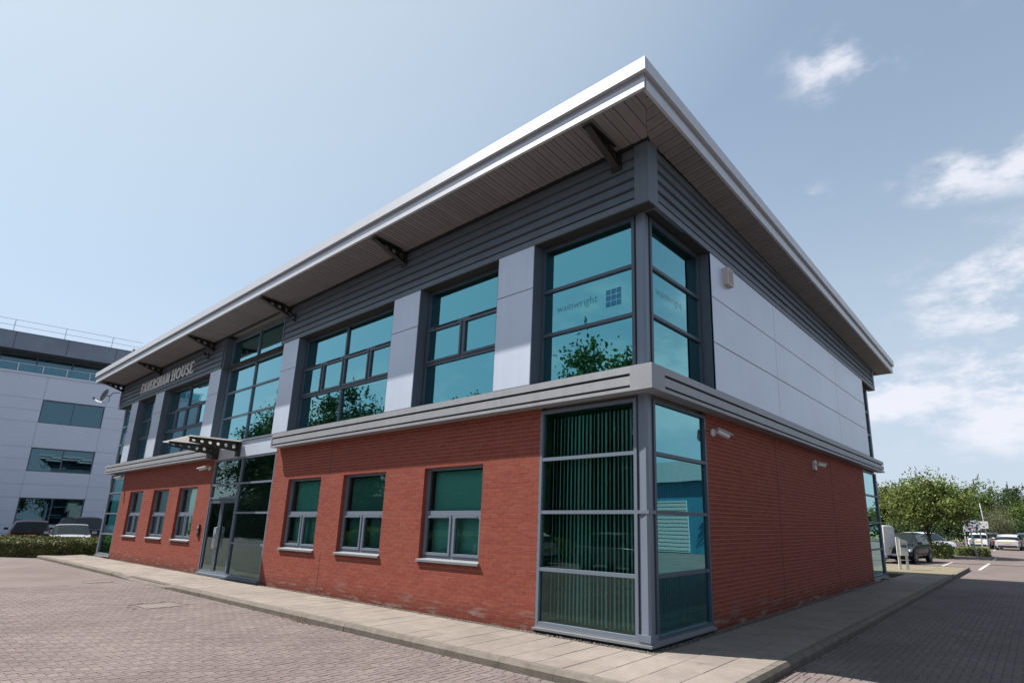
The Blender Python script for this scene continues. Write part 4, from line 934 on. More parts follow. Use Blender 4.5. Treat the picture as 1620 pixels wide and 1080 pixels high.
# ================================================================== vegetation
def leaf_quad(mb, p, s, nrm=None):
    a = Vector((rnd.gauss(0, 1), rnd.gauss(0, 1), rnd.gauss(0, 1)+.3)).normalized(); b = a.orthogonal().normalized(); b = Matrix.Rotation(rnd.uniform(0, 6.28), 3, a) @ b; c = a.cross(b)
    n = len(mb.v); p = Vector(p)
    mb.v += [tuple(p-b*s*.5), tuple(p+c*s*.28), tuple(p+b*s*.5), tuple(p-c*s*.28)]; mb.f.append((n, n+1, n+2, n+3))
def tree(label, loc, h, rx, ry, lm, nleaf=5000, ls=.17, trunk_h=None, seed=0, group='trees', name='tree', clumps=70, lowz=.22, bare=False):
    rs = random.Random(seed); t = thing(name, label, 'tree', loc, 0, group)
    global rnd
    old = rnd; rnd = rs
    th = trunk_h or h*.3
    mb = MB(); mb.tube([(0, 0, -.1), (.04, .02, th*.5), (-.03, .05, th), (.02, 0, h*.55), (0, 0, h*.8)], h*.028, 8, r2=h*.006)
    cl_ = []
    for k in range(clumps):
        u = rs.random()**.45; an = rs.uniform(0, 6.283); el = rs.uniform(-.75, 1)
        zc = h*(.5+lowz)*.5+0; cz = h*(lowz+1)/2; rz = h*(1-lowz)/2
        hr = math.sqrt(max(0, 1-el*el)); wob = .82+.36*mnoise.noise(Vector((math.cos(an)*1.3+seed, math.sin(an)*1.3, el*1.5)))
        x_, y_, z_ = rx*hr*math.cos(an)*u*wob, ry*hr*math.sin(an)*u*wob, cz+rz*el*u*wob
        cl_.append((x_, y_, z_, rs.uniform(.5, 1.1)))
        if k % 5 == 0: mb.tube([(0, 0, th*rs.uniform(.8, 1.5)), (x_*.5, y_*.5, (z_+th)/2+.1*h), (x_*.95, y_*.95, z_)], h*.008, 5, r2=h*.002)
    mb.build('trunk', M_bark, t, smooth=True)
    lf = MB(); cr = min(rx, ry)*(.36 if group == 'trees across the road' else .30)
    for k in range(nleaf):
        x_, y_, z_, s_ = cl_[rs.randrange(len(cl_))]
        r_ = cr*s_*abs(rs.gauss(.75, .3)); v = Vector((rs.gauss(0, 1), rs.gauss(0, 1), rs.gauss(0, .75))).normalized()*r_
        leaf_quad(lf, (x_+v.x, y_+v.y, z_+v.z), ls*rs.uniform(.6, 1.3))
    for k in range(18):   # stray twigs at the top
        x_, y_, z_, s_ = max((cl_[rs.randrange(len(cl_))] for _ in range(5)), key=lambda c: c[2]); top = Vector((x_+rs.gauss(0, .1), y_, z_+cr*s_*rs.uniform(1, 1.9)))
        for q in range(7): leaf_quad(lf, top-Vector((rs.gauss(0, .05), 0, q*.09)), ls*.8)
    lf.build('crown', lm, t); rnd = old
    return t
def at_ground(px, py, z=-.12):
    q = Vector(((px-913.27)/F_PX, (609.76-py)/F_PX)); d = FWD+RIGHT*q.x+UP*q.y; k = (z-CPOS.z)/d.z; p = CPOS+d*k; return p
def at_depth(px, Z, z=-.12):
    q = (px-913.27)/F_PX; # horizontal position at depth Z, on the ground
    lo = FWD*Z+RIGHT*q*Z; k = (z-CPOS.z-lo.z)/UP.z; p = CPOS+lo+UP*k; return p
p = at_depth(1474, 36.5)
tree('broad light green tree with pale leaves behind the black hatchback', (p.x, p.y, -.12), 5.25, 3.25, 3.2, L_light, 13000, .20, 1.5, 11, 'trees round the car park', clumps=120, lowz=.25)
spec = [(1395, 60, 6.2, 3.2, L_mid, 'mid green tree partly hidden behind the corner of the office', .2), (1440, 64, 6.4, 3.6, L_dark, 'dark tree filling the gap behind the broad light green tree', .05),
        (1500, 70, 6.3, 4.2, L_mid, 'mid green tree behind the ticket board', .08), (1530, 74, 7.0, 3.8, L_mid, 'rounded mid green tree left of the lamp post', .05), (1566, 78, 8.6, 3.4, L_mid, 'tallest pointed green tree directly behind the lamp post', .05),
        (1600, 76, 6.4, 4.0, L_dark, 'dark tree behind the silver estate car', .02), (1616, 84, 8.4, 3.0, L_dark, 'tall dark tree with a thin leaning tip at the right edge', .05), (1650, 70, 6.6, 4.2, L_mid, 'mid green tree just past the right edge of the car park', .05),
        (1700, 66, 7.0, 4.5, L_dark, 'dark tree farther right along the car park boundary', .05), (1760, 62, 6.5, 4.5, L_mid, 'green tree farthest right along the car park boundary', .05)]
for i, (px, Z, h, r_, lm, lab, lz) in enumerate(spec):
    p = at_depth(px, Z); tree(lab, (p.x, p.y, -.12), h, r_, r_, lm, 7000, .30, h*.2, 30+i, 'trees round the car park', clumps=80, lowz=lz)
p = at_depth(1586, 58); tree('grey green willow-like shrub tree behind the lamp post sign', (p.x, p.y, -.12), 4.4, 2.3, 2.2, L_grey, 5200, .11, .8, 77, 'trees round the car park', clumps=60, lowz=.1)
p = at_depth(1496, 61); tree('low dark bush tree left of the ticket board', (p.x, p.y, -.12), 3.2, 2.6, 2.2, L_dark, 4200, .2, .6, 78, 'trees round the car park', clumps=60, lowz=.02)
p = at_depth(1440, 56); tree('low dark bush tree behind the white van', (p.x, p.y, -.12), 2.9, 3.6, 2.2, L_dark, 4600, .2, .6, 79, 'trees round the car park', clumps=70, lowz=.02)
p = at_depth(1604, 68); tree('low dark bush tree behind the silver estate car', (p.x, p.y, -.12), 3.0, 4.2, 2.2, L_dark, 4600, .2, .6, 80, 'trees round the car park', clumps=70, lowz=.02)
# a dark belt closing the view beyond
wd = MB(); rw = random.Random(5)
for k in range(26000):
    x_ = rw.uniform(-70, 60); hh = 4.2+1.4*mnoise.noise(Vector((x_*.13, 3, 0)))+.6*mnoise.noise(Vector((x_*.5, 7, 0)))
    leaf_quad(wd, (x_, 97+rw.gauss(0, 1.5), -.1+hh*rw.random()**.7), .55)
wd.build('distant_woodland', L_dark, None, kind='stuff')
# clipped shrubs
def shrub(label, loc, sx, sy, h, lm, n=2600, ls=.07, group='clipped bushes', seed=1, name='bush', cat='bush', rz=0, boxy=4):
    rs = random.Random(seed); t = thing(name, label, cat, loc, rz, group); lf = MB(); global rnd; old = rnd; rnd = rs
    for k in range(n):
        # superellipsoid shell
        a = rs.uniform(-1, 1); b = rs.uniform(-1, 1); c = rs.random()
        f = rs.randrange(5)
        if f == 0: q = (a, b, 1)
        elif f == 1: q = (1, a, c)
        elif f == 2: q = (-1, a, c)
        elif f == 3: q = (a, 1, c)
        else: q = (a, -1, c)
        l_ = (abs(q[0])**boxy+abs(q[1])**boxy+abs(q[2])**boxy)**(1/boxy); s = rs.uniform(.82, 1.03)+.09*mnoise.noise(Vector((q[0]*2.2*sx, q[1]*2.2*sy, q[2]*2+seed)))
        leaf_quad(lf, (q[0]/l_*sx*s, q[1]/l_*sy*s, max(.02, q[2]/l_*h*s)), ls*rs.uniform(.6, 1.3))
    lf.build('foliage', lm, t)
    c = MB(); c.box(-sx*.78, sx*.78, -sy*.78, sy*.78, 0, h*.8); c.build('inner_branches', M_bark, t); rnd = old; return t
p = at_depth(1486, 35.2); shrub('round lime green bush beside the black hatchback, nearer of two', (p.x, p.y, -.12), .78, .7, .98, L_lime, 3000, .09, seed=3)
p = at_depth(1540, 38.6); shrub('low lime green bush at the foot of the ticket board, farther of two', (p.x, p.y, -.12), 1.02, .6, .62, L_lime, 2800, .08, seed=4)
# long clipped hedge left of the building
hd = thing('clipped_hedge', 'long low clipped hedge in front of the parked cars at left', 'hedge', (-31.9, -2.0, -.12))
lf = MB(); cb = MB(); rh = random.Random(8); old = rnd; rnd = rh
def hedge_seg(x0, y0, x1, y1, h0, h1, wdt, n, ls=.075):
    d = Vector((x1-x0, y1-y0, 0)); Ln = d.length; d.normalize(); nn_ = Vector((d.y, -d.x, 0))  # nn_ points away from the viewer side
    o = Vector((hd.location.x, hd.location.y, 0))
    for k in range(n):
        s = rh.uniform(0, Ln); w = rh.random(); f = rh.random()
        if f < .5: q = (-.02, rh.random()*h0)
        else: q = (w*wdt, h0+(h1-h0)*w)
        if f > .93: s = rh.choice((-.03, Ln+.03)); q = (rh.random()*wdt, rh.random()*h0)
        nz_ = .05*mnoise.noise(Vector((s*.9, q[0]*1.5, q[1]*3)))+rh.gauss(0, .022)
        P = Vector((x0, y0, 0))+d*s+nn_*(q[0]-nz_)-o; P.z = q[1]+nz_
        leaf_quad(lf, P, ls*rh.uniform(.6, 1.3))
    P = [Vector((x0, y0, 0))-o+nn_*.07, Vector((x1, y1, 0))-o+nn_*.07, Vector((x1, y1, 0))-o+nn_*(wdt), Vector((x0, y0, 0))-o+nn_*(wdt)]
    cb.hexa([(a.x, a.y, 0) for a in P]+[(P[0].x, P[0].y, h0-.14), (P[1].x, P[1].y, h0-.14), (P[2].x, P[2].y, h1-.14), (P[3].x, P[3].y, h1-.14)])
hedge_seg(-30.9, 7.0, -30.1, -1.1, .62, .80, 2.4, 19000, .12); hedge_seg(-29.75, -1.1, -37.5, -5.4, .62, .80, 2.4, 21000, .12)
lf.build('foliage', L_hedge, hd); cb.build('inner_branches', M_bark, hd); rnd = old
sk = MB(); sk.box(-30.3, -30.2, -1.5, 18, -.3, .01); struct(sk.build('path_edging', M_kerb))

# ================================================================== far office on the left
azb = math.radians(6.5); BGP = Vector((-53.885, 3.014, -.12))
bgT = thing('far_office_building', 'pale blue grey four-storey office with setback top floor and roof railing', 'building', BGP, 0)
tx, ty = math.sin(azb), math.cos(azb)      # along the facade
def bm(s, d, z): return (tx*s-ty*d, ty*s+tx*d, z+.0)   # d>0 goes away from the viewer
def bbox(mb, s0, s1, d0, d1, z0, z1): mb.box(s0, s1, d0, d1, z0+.12, z1+.12, bm)
M_bgw = mat('far_wall_panel', (.54, .58, .70), .5, .15, var=.03, scale=.5)
M_bgr = mat('far_fascia', (.17, .20, .26), .5, .1, var=.15, scale=.6)
wins = [(s0, z0, z1) for s0 in (-22.0, -14.9, -9.9+.0, -2.66, 4.6, 11.8, 19.0) for z0, z1 in ((-5, 3.01), (4.95, 6.71), (8.6, 10.38))]
wins = []
for s0 in (-9.88, -2.66, 4.56, 11.8, 19.0):
    for (z0, z1) in ((1.05, 3.01), (4.95, 6.71), (8.6, 10.38)): wins.append((s0, s0+3.72, z0, z1))
us = sorted(set([-14.5, 26]+[w[0] for w in wins]+[w[1] for w in wins])); zs = [-.12, 1.05, 3.01, 4.95, 6.71, 8.6, 10.38, 12.2]
# facade made of panels: every rectangle between the openings, split in storeys of two courses
for i, (a, b) in enumerate(zip(us, us[1:])):
    for j, (c, e) in enumerate(zip(zs, zs[1:])):
        if any(w[0] <= a+.01 and b-.01 <= w[1] and w[2] <= c+.01 and e-.01 <= w[3] for w in wins): continue
        cuts = [c, e] if e-c < 1.9 and j % 2 == 0 and j not in (0,) else [c, (c+e)/2, e] if e-c > .9 else [c, e]
        for z0, z1 in zip(cuts, cuts[1:]):
            mb = MB(); bbox(mb, a+.008, b-.008, 0, .2, z0+.008, z1-.008); mb.build('wall_panel', M_bgw, bgT)
mb = MB(); bbox(mb, -14.5, 26, .1, .45, -.12, 12.2)
bk = MB()
for (a, b) in zip(us, us[1:]):
    for (c, e) in zip(zs, zs[1:]):
        if any(w[0] <= a+.01 and b-.01 <= w[1] and w[2] <= c+.01 and e-.01 <= w[3] for w in wins): continue
        bbox(bk, a, b, .06, .5, c, e)
bk.build('wall_backing', mat('far_joint', (.40, .43, .52), .7), bgT)
mb = MB(); bbox(mb, -14.5, 26, 5, 14, -.12, 12.0); bbox(mb, -14.5, 26, .5, 14, 12.05, 12.2); bbox(mb, -14.5, 26, .5, 5, 3.9, 4.2); bbox(mb, -14.5, 26, .5, 5, 7.7, 8.0); mb.build('inner_core', M_conc, bgT)
for (s0, s1, z0, z1) in wins:
    mb = MB(); w = .07
    for q in ((s0, s1, z0, z0+w), (s0, s1, z1-w, z1), (s0, s0+w, z0+w, z1-w), (s1-w, s1, z0+w, z1-w), ((s0+s1)/2-w/2, (s0+s1)/2+w/2, z0+w, z1-w)): bbox(mb, q[0], q[1], .12, .25, q[2], q[3])
    F_ = mb.build('window', M_frame_d, bgT)
    for (a, b) in ((s0+w, (s0+s1)/2-w/2), ((s0+s1)/2+w/2, s1-w)):
        mb = MB(); mb.quad(bm(a, .18, z0+w+.12), bm(b, .18, z0+w+.12), bm(b, .18+rnd.uniform(-.01, .01), z1-w+.12), bm(a, .18, z1-w+.12)); mb.build('pane', M_glass_bg, F_)
    if rnd.random() < .7:
        mb = MB(); s = s0+.1
        while s < s1-.1: mb.quad(bm(s, .5, z0+.15), bm(s+.05, .53, z0+.15), bm(s+.05, .53, z1), bm(s, .5, z1)); s += .14
        mb.build('blind', M_blind_b, F_, kind='stuff')
# setback top floor with its own glazing, broad fascia, balcony rail and roof rail
gl_ = MB()
S = -14.
while S < 25:
    bbox(gl_, S-.05, S+.05, 1.4, 1.55, 12.2, 13.9); S += 2.1
bbox(gl_, -14.5, 26, 1.41, 1.54, 13.78, 13.9); G_ = gl_.build('top_glazing', M_frame_d, bgT)
S = -14.
while S < 24:
    mb = MB(); mb.quad(bm(S+.05, 1.47, 12.32), bm(S+2.05, 1.47, 12.32), bm(S+2.05, 1.47, 13.9), bm(S+.05, 1.47, 13.9)); mb.build('pane', M_glass_bg, G_); S += 2.1
mb = MB(); bbox(mb, -14.5, 26, 4, 13, 12.2, 13.9); mb.build('top_core', M_conc, bgT)
mb = MB(); bbox(mb, -14.8, 26.2, -.35, 14, 13.9, 15.18); RF = mb.build('roof', M_bgr, bgT)
mb = MB(); S = -14
while S < 26: bbox(mb, S, S+.02, -.365, -.352, 13.92, 15.16); S += 3.0
mb.build('fascia_joint', M_dark, RF)
mb = MB(); bbox(mb, -14.8, 26.2, -.37, 14, 15.185, 15.24); mb.build('roof_coping', M_frame, RF)
def rail(s0, s1, d, z0, hts, step, off, r, m_, nm):
    mb = MB(); s = s0+off
    while s < s1: mb.tube([bm(s, d, z0+.12), bm(s, d, z0+hts[-1]+.12)], r*1.3, 5); s += step
    for h in hts: mb.tube([bm(s0, d, z0+h+.12), bm(s1, d, z0+h+.12)], r, 5)
    mb.build(nm, m_, bgT)
rail(-14.5, 2.6, .1, 15.24, (.52, .98), 2.92, .54, .022, M_panel, 'roof_rail')
mb = MB(); bbox(mb, -14.5, 26, -.08, .0, 12.17, 12.32); mb.build('balcony_edge', M_bgw, bgT)
rail(-14.5, 26, -.03, 12.3, (.62,), 1.39, .32, .03, M_panel, 'balcony_rail')
mb = MB(); S = -14.18
while S < 25: mb.quad(bm(S+.08, -.03, 12.45), bm(S+1.31, -.03, 12.45), bm(S+1.31, -.03, 12.98), bm(S+.08, -.03, 12.98)); S += 1.39
mb.build('balcony_glass', M_glass_bg, bgT)
mb = MB(); bbox(mb, -14.5, -14.3, .2, 14, -.1, 12.2); bbox(mb, 25.8, 26, .2, 14, -.1, 12.2); bbox(mb, -14.5, 26, 13.8, 14, -.1, 12.2); mb.build('end_wall', M_bgw, bgT)

# ================================================================== vehicles
def car(name, label, cat, loc, rz, col, L=4.2, W=1.78, H=1.48, kind='hatch', group='parked cars', detail=True, plate='front'):
    t = thing(name, label, cat, loc, rz, group)
    M_ = mat('paint_%02d%02d%02d' % tuple(int(c*99) for c in col), col, .14, .0, spec=.28)
    h2 = W/2; zb = .24; belt = H*.62 if kind != 'van' else H*.56
    if kind == 'hatch': st = [(-.5, .50, .78, 0, .80), (-.47, .46, belt*.98, belt+.06, .93), (-.40, .42, belt, H*.90, .97), (-.28, .40, belt, H*.985, 1), (-.05, .40, belt*.98, H, 1), (.08, .40, belt*.97, H*.97, 1), (.27, .40, belt*.95, belt*.97, .99), (.38, .40, belt*.86, 0, .97), (.46, .42, belt*.70, 0, .92), (.5, .48, belt*.52, 0, .78)]
    elif kind == 'estate': st = [(-.5, .48, .72, 0, .82), (-.475, .44, belt*.95, belt+.05, .94), (-.42, .42, belt, H*.84, .97), (-.30, .40, belt, H*.97, 1), (-.05, .40, belt*.98, H, 1), (.06, .40, belt*.97, H*.97, 1), (.24, .40, belt*.95, belt*.97, .99), (.38, .40, belt*.88, 0, .97), (.46, .42, belt*.74, 0, .92), (.5, .48, belt*.56, 0, .78)]
    elif kind == 'suv': st = [(-.5, .52, .85, 0, .86), (-.48, .48, belt, belt+.08, .95), (-.43, .45, belt, H*.93, .98), (-.30, .42, belt, H*.99, 1), (-.02, .42, belt*.99, H, 1), (.12, .42, belt*.98, H*.96, 1), (.27, .42, belt*.96, belt*.98, .99), (.38, .42, belt*.92, 0, .98), (.46, .44, belt*.82, 0, .94), (.5, .50, belt*.60, 0, .84)]
    elif kind == 'mpv': st = [(-.5, .48, .80, 0, .84), (-.48, .44, belt, belt+.08, .95), (-.43, .42, belt, H*.93, .98), (-.30, .40, belt, H*.99, 1), (.0, .40, belt*.98, H, 1), (.14, .40, belt*.96, H*.94, 1), (.33, .40, belt*.92, belt*.94, .98), (.42, .40, belt*.84, 0, .95), (.47, .42, belt*.70, 0, .90), (.5, .48, belt*.52, 0, .78)]
    else: st = [(-.5, .42, belt, H*.96, .97), (-.49, .42, belt, H*.985, .98), (-.2, .42, belt, H, 1), (.1, .42, belt, H, 1), (.20, .42, belt, H*.97, 1), (.34, .42, belt*.98, belt*1.02, .99), (.42, .42, belt*.90, 0, .97), (.47, .44, belt*.74, 0, .92), (.5, .48, belt*.5, 0, .84)]
    body = MB(); gls = MB(); rings = []
    for (fx, zlow, zbelt, zroof, wf) in st:
        x_ = fx*L; hw = h2*wf; cab = zroof > 0
        zr_ = zroof if cab else zbelt+.03
        wr = h2*(.76 if kind != 'van' else .86)*wf if cab else hw*.82
        zb_ = .24 if abs(fx) < .46 else .30
        rings.append([(x_, hw*.86, zb_), (x_, hw*.98, zb_+.12), (x_, hw, (zb_+zbelt)*.55), (x_, hw*.965, zbelt), (x_, hw*.94 if cab else hw*.90, zbelt+.02), (x_, wr, zr_-(.035 if cab else .01)), (x_, wr*.82, zr_), (x_, 0, zr_+.018)])
    def facs(i, a, b):  # quads between ring i and i+1, column a..b on both sides
        for s in (1, -1):
            q = [rings[i][a], rings[i+1][a], rings[i+1][b], rings[i][b]]; q = [(p_[0], p_[1]*s, p_[2]) for p_ in q]
            yield q if s == 1 else q[::-1]
    for i in range(len(rings)-1):
        c0, c1 = st[i][3] > 0, st[i+1][3] > 0
        for a in range(7):
            isg = False
            both = c0 and c1
            hi0, hi1 = st[i][3]-st[i][2], st[i+1][3]-st[i+1][2]
            steep = both and (abs(st[i+1][3]-st[i][3]) > .18*H*.9)
            if a == 4 and both and max(hi0, hi1) > .2*H and (kind != 'van' or st[i][0] > .05): isg = True
            if a in (5, 6) and steep and (kind != 'van' or st[i][0] > 0): isg = True
            for q in facs(i, a, a+1):
                (gls if isg else body).quad(*q)
    for i, s in ((0, -1), (len(rings)-1, 1)):
        ring = rings[i]; body.poly([(p_[0], p_[1], p_[2]) for p_ in ring][::s]+[(p_[0], -p_[1], p_[2]) for p_ in ring[::-1]][::s] if s == 1 else ([(p_[0], p_[1], p_[2]) for p_ in ring]+[(p_[0], -p_[1], p_[2]) for p_ in ring[::-1]])[::-1])
    mb = body; mb.box(-L*.47, L*.47, -h2*.84, h2*.84, .20, .26)
    me_ = body.mesh('body', M_); bmm = bmesh.new(); bmm.from_mesh(me_); bmesh.ops.remove_doubles(bmm, verts=bmm.verts, dist=.003); bmesh.ops.recalc_face_normals(bmm, faces=bmm.faces); bmm.to_mesh(me_); bmm.free()
    me_.polygons.foreach_set('use_smooth', [True]*len(me_.polygons)); me_.set_sharp_from_angle(angle=math.radians(28))
    bo = bpy.data.objects.new('body', me_); COL.objects.link(bo); bo.parent = t
    if gls.v: gls.build('windows', M_carglass, t, smooth=False)
    wr_ = .33 if kind != 'van' else .34
    if kind == 'suv': wr_ = .36
    for sx in (-.305, .31):
        for s in (1, -1):
            wx = sx*L
            ar = MB(); ar.lathe([(0, 0), (wr_+.05, 0)], (wx, s*(h2+.002), wr_+.03), 'y', 20); ar.build('wheel_arch', M_black, t)
            ty_ = MB(); o = h2-.20
            ty_.lathe([(wr_*.62, .012), (wr_*.9, .012), (wr_, -.02), (wr_, -.20), (wr_*.6, -.21)], (0, 0, 0), 'y', 22)
            ty_.v = [(x_+wx, s*(y_+h2), z_+wr_) for x_, y_, z_ in ty_.v]; w_ = ty_.build('wheel', M_rubber, t)
            rm = MB(); rm.lathe([(0, .0), (.05, .004), (.07, -.03), (wr_*.60, -.01), (wr_*.64, .01)], (0, 0, 0), 'y', 20)
            for k in range(5):
                an = k*2*math.pi/5; ca, sa = math.cos(an), math.sin(an); rr = wr_*.6
                rm.hexa([(ca*.04-sa*.03, .0, sa*.04+ca*.03), (ca*.04+sa*.03, .0, sa*.04-ca*.03), (ca*rr+sa*.02, .0, sa*rr-ca*.02), (ca*rr-sa*.02, .0, sa*rr+ca*.02), (ca*.04-sa*.03, .014, sa*.04+ca*.03), (ca*.04+sa*.03, .014, sa*.04-ca*.03), (ca*rr+sa*.02, .014, sa*rr-ca*.02), (ca*rr-sa*.02, .014, sa*rr+ca*.02)])
            rm.v = [(x_+wx, s*(y_+h2), z_+wr_) for x_, y_, z_ in rm.v]; rm.build('rim', M_alloy, w_)
    # lights, plates, mirrors, grille
    fz = belt*.66; bz = belt*.88
    for s in (1, -1):
        mb = MB(); mb.hexa([(L*.455, s*h2*.50, fz-.07), (L*.462, s*h2*.90, fz-.02), (L*.40, s*h2*.955, fz+.03), (L*.42, s*h2*.6, fz+.0), (L*.452, s*h2*.50, fz+.05), (L*.45, s*h2*.88, fz+.11), (L*.395, s*h2*.95, fz+.14), (L*.41, s*h2*.6, fz+.12)]); mb.v = [(x_+.035, y_, z_) for x_, y_, z_ in mb.v]; mb.build('headlight', M_lampc, t)
        mb = MB(); xr = -L*.5+.012; mb.hexa([(xr-.01, s*h2*.62, bz-.12), (xr+.02, s*h2*.92, bz-.12), (xr+.22, s*h2*.97, bz-.10), (xr+.1, s*h2*.6, bz-.1), (xr+.0, s*h2*.62, bz+.05), (xr+.06, s*h2*.92, bz+.06), (xr+.26, s*h2*.965, bz+.06), (xr+.15, s*h2*.6, bz+.06)]); mb.build('tail_light', M_lampr, t)
        mb = MB(); mx_ = L*(.18 if kind != 'van' else .27); mb.box(mx_-.06, mx_+.05, min(s*(h2+.0), s*(h2+.2)), max(s*h2, s*(h2+.2)), belt+.02, belt+.15 if kind != 'van' else belt+.26); mb.build('mirror', M_ if kind != 'van' else M_black, t)
    mb = MB(); mb.box(L*.5-.01, L*.5+.012, -h2*.5, h2*.5, .34, fz-.10); mb.build('grille', M_black, t)
    mb = MB(); mb.box(L*.5+.013, L*.5+.022, -.26, .26, .38, .49); mb.build('number_plate', M_plate_w, t)
    mb = MB(); mb.box(-L*.5-.012, -L*.5+.03, -.26, .26, belt*.66, belt*.66+.11); mb.build('number_plate', M_plate_y, t)
    mb = MB(); mb.box(-L*.5-.004, -L*.5+.04, -h2*.7, h2*.7, .28, .42); mb.build('bumper', M_black, t)
    return t
R_ = math.radians
p = at_depth(1437, 29.6); car('black_hatchback', 'black hatchback facing the camera between the white van and the lime bush', 'car', (-1.62, 28.9+.3, -.12), R_(-97), (.012, .014, .018), 4.15, 1.76, 1.50, 'hatch', 'cars in the car park')
car('white_van', 'small white panel van side-on behind the white two-legged post box', 'van', (-4.1, 27.4, -.12), R_(172), (.60, .60, .61), 4.4, 1.80, 1.93, 'van', 'cars in the car park')
p = at_depth(1482, 42.5); car('silver_people_carrier', 'silver people carrier seen from the side behind the first lime bush', 'car', (p.x-.75, p.y+.6, -.12), R_(-38), (.36, .38, .40), 4.3, 1.80, 1.50, 'mpv', 'cars in the car park')
p = at_depth(1553, 54.3); car('white_hatchback', 'white hatchback seen from behind beside the ticket board', 'car', (p.x, p.y, -.12), R_(88), (.72, .72, .74), 3.9, 1.78, 1.44, 'hatch', 'cars in the car park')
p = at_depth(1600, 51.5); car('silver_estate_car', 'silver low car seen from behind at the right edge', 'car', (p.x, p.y, -.12), R_(86), (.40, .40, .42), 4.5, 1.95, 1.36, 'estate', 'cars in the car park')
p = at_depth(1575, 61); car('dark_car', 'dark car partly hidden between the white hatchback and the silver low car', 'car', (p.x, p.y, -.12), R_(90), (.03, .03, .035), 4.3, 1.8, 1.45, 'hatch', 'cars in the car park')
p = at_depth(1625, 62); car('dark_blue_car', 'dark blue car behind the silver low car at the right edge', 'car', (p.x, p.y, -.12), R_(90), (.03, .05, .09), 4.3, 1.8, 1.45, 'hatch', 'cars in the car park')
# behind the hedge on the left
p = at_depth(40, 34); car('dark_hatchback', 'dark maroon hatchback with a number plate behind the hedge, leftmost', 'car', (p.x, p.y, -.12), R_(174), (.022, .012, .018), 4.3, 1.82, 1.56, 'suv', 'cars behind the hedge')
p = at_depth(106, 31.5); car('silver_saloon', 'silver car with a bright windscreen behind the hedge', 'car', (p.x, p.y, -.12), R_(-10), (.34, .36, .38), 4.4, 1.8, 1.38, 'estate', 'cars behind the hedge')
p = at_depth(127, 38); car('black_suv', 'black tall car behind the silver car and the hedge', 'car', (p.x, p.y, -.12), R_(8), (.012, .016, .026), 4.5, 1.86, 1.80, 'suv', 'cars behind the hedge')

# ================================================================== car park furniture
p = at_depth(1423, 23.4, 0); t = thing('post_box_stand', 'white box on two white legs beyond the corner of the pavement', 'equipment post', (p.x, p.y, 0), R_(20))
mb = MB(); mb.box(-.02, .10, -.05, .05, .55, 1.30); mb.box(.1, .38, -.10, .10, .55, 1.05); hb = mb.build('housing', M_white, t)
mb = MB(); mb.hexa([(.103, -.12, 1.055), (.42, -.12, 1.055), (.42, .12, 1.055), (.103, .12, 1.055), (.103, -.12, 1.24), (.33, -.12, 1.17), (.33, .12, 1.17), (.103, .12, 1.24)]); mb.build('hood', mat('pale_grey_plastic', (.5, .5, .5), .5), t)
for lx in (.04, .32):
    mb = MB(); mb.box(lx-.045, lx+.045, -.045, .045, -.05, .548); mb.build('leg', M_white, t)
mb = MB(); mb.box(.14, .34, -.105, -.101, .88, .98); mb.build('screen', M_frame_d, t)
p = at_depth(1546, 36.9); t = thing('leaning_post', 'slim white leaning post in front of the white hatchback', 'post', (p.x, p.y, -.12))
mb = MB(); mb.tube([(0.02, 0, 0), (-.16, 0, 1.72)], .055, 10); mb.build('post', M_white, t, smooth=True)
mb = MB(); mb.tube([(-.162, 0, 1.73), (-.165, 0, 1.78)], .057, 10); mb.build('cap', M_white, t)
p = at_depth(1543, 53); t = thing('ticket_board', 'pale grey notice board with a red stripe beside the white hatchback', 'sign board', (p.x, p.y, -.12), R_(8))
mb = MB(); mb.box(-.72, -.60, -.05, .05, 0, 2.5); mb.box(.50, .62, -.05, .05, 0, 2.5); mb.build('leg', mat('board_post', (.4, .42, .45), .5), t)
mb = MB(); mb.box(-.72, .62, -.10, -.051, 1.55, 2.62); mb.build('board', mat('board_face', (.42, .46, .55), .5), t)
mb = MB(); mb.box(-.45, .35, -.106, -.101, 1.86, 1.93); mb.build('stripe', mat('board_red', (.35, .03, .05), .5), t)
mb = MB(); mb.box(.1, .75, -.16, -.11, 1.45, 1.62); mb.build('roof_edge', M_frame_d, t)
p = at_depth(1566, 51); t = thing('lamp_post', 'tall thin grey lamp post with a square white plate against the trees', 'lamp post', (p.x, p.y, -.12))
mb = MB(); mb.tube([(0, 0, 0), (-.10, 0, 2.0), (-.28, 0, 4.75)], .06, 8, r2=.04); mb.build('pole', M_fascia_g, t, smooth=True)
mb = MB(); mb.box(-.45, .17, -.12, -.07, 1.85, 2.5); mb.build('sign_plate', mat('plate_pale', (.5, .5, .48), .5), t)
mb = MB(); mb.box(-.5, -.1, -.35, -.0, 4.75, 4.83); mb.build('lamp_head', M_fascia_g, t)

# ================================================================== across the road (seen in the glass)
opp = [(-8, -23, 10.5, 4.4), (-17, -21, 13.0, 4.8), (-24, -25, 10.5, 4.5), (-31, -22, 12.3, 4.6), (-46, -21, 15.0, 5.0), (-56, -22, 14.6, 4.8), (0, -24, 9.2, 4.4), (12, -24, 8.6, 4.4), (-67, -23, 15.8, 5.2)]
whr = ['opposite the corner glazing', 'opposite the first brick windows', 'opposite the entrance', 'opposite the left wing', 'opposite the hedge', 'opposite the far office', 'behind the camera', 'behind and right of the camera', 'opposite the end of the far office']
for i, (x_, y_, h, r_) in enumerate(opp):
    tree('dark leafy tree across the road, '+whr[i], (x_, y_, -.12), h, r_, r_, L_mid if i in (1, 3) else L_dark, 20000, .34, h*.25, 100+i, 'trees across the road', clumps=64, lowz=.06)
shrub('tall dark thicket under the trees across the road', (-34, -18.5, -.12), 40, 1.6, 4.6, L_dark, 26000, .36, 'planting across the road', 10, 'thicket', 'bush')
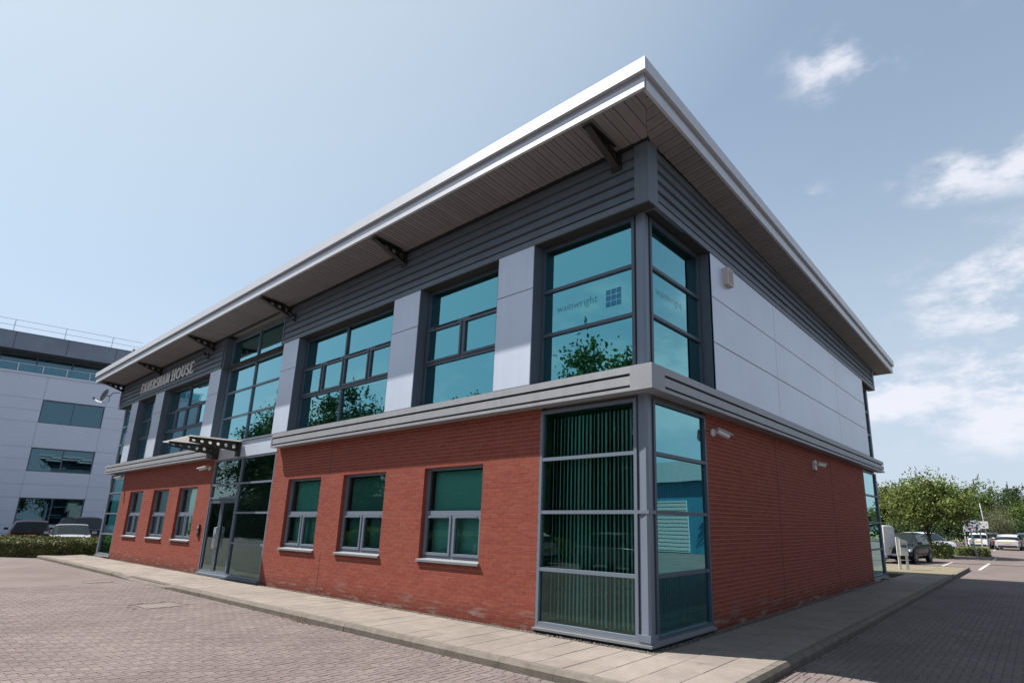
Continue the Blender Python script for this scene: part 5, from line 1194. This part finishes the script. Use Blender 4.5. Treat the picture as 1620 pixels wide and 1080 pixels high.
shrub('long clipped hedge across the road from the entrance', (-24, -15, -.12), 11, .8, 1.3, L_lime, 9000, .14, 'planting across the road', 9, 'clipped_hedge', 'hedge')
car('grey_hatchback', 'grey hatchback parked across the road, nearer the camera', 'car', (-9.0, -12.6, -.12), R_(4), (.25, .26, .28), 4.2, 1.78, 1.46, 'hatch', 'cars across the road')
car('white_estate_car', 'white estate car parked across the road, farther from the camera', 'car', (-15.5, -12.8, -.12), R_(181), (.6, .6, .6), 4.5, 1.8, 1.45, 'estate', 'cars across the road')
# unseen trees added right of the view to dim skylight on the side wall
for i, (x_, y_, h) in enumerate(((19, -9, 9.5), (20, -1, 10.5), (19.5, 7, 9.8), (20.5, 15, 10.2))):
    tree('dark green unseen tree added across the side road to block low sky, '+('farthest south', 'second from the south', 'third from the south', 'nearest the blue unit')[i], (x_, y_, -.12), h, 4.2, 4.4, L_dark, 7000, .36, h*.2, 160+i, 'unseen trees added to cut skylight', clumps=90, lowz=.05)
# industrial unit reflected in the shaded glazing
t = thing('industrial_unit', 'low blue industrial unit with white fascia and roller shutter across the side road', 'building', (17.5, 26, -.12))
M_bl = mat('blue_sheet', (.05, .20, .30), .5, var=.06, scale=1)
mb = MB(); mb.box(-6.5, 10, 0, 14, 0, 4.6); mb.build('wall', M_bl, t)
mb = MB(); mb.box(-6.8, 10.3, -.3, 14.3, 4.6, 5.9); mb.build('fascia', M_fascia, t)
mb = MB(); [mb.box(-4.5, 2.5, -.06-(i % 2)*.02, 0, .05+i*.12, .17+i*.12) for i in range(28)]; mb.build('roller_shutter', mat('shutter_grey', (.5, .5, .5), .5), t)
mb = MB(); mb.box(3.5, 4.5, -.05, 0, .0, 2.1); mb.build('door', M_frame_d, t)
t_ = tree('dark green tree beside the blue industrial unit', (8.8, 27, -.12), 7.5, 2.0, 2.0, L_dark, 3000, .25, 2, 140, 'trees by the industrial unit'); t_ = tree('dark green tree at the right end of the blue industrial unit', (27, 24.5, -.12), 7, 2.2, 2.2, L_dark, 3000, .25, 2, 141, 'trees by the industrial unit')
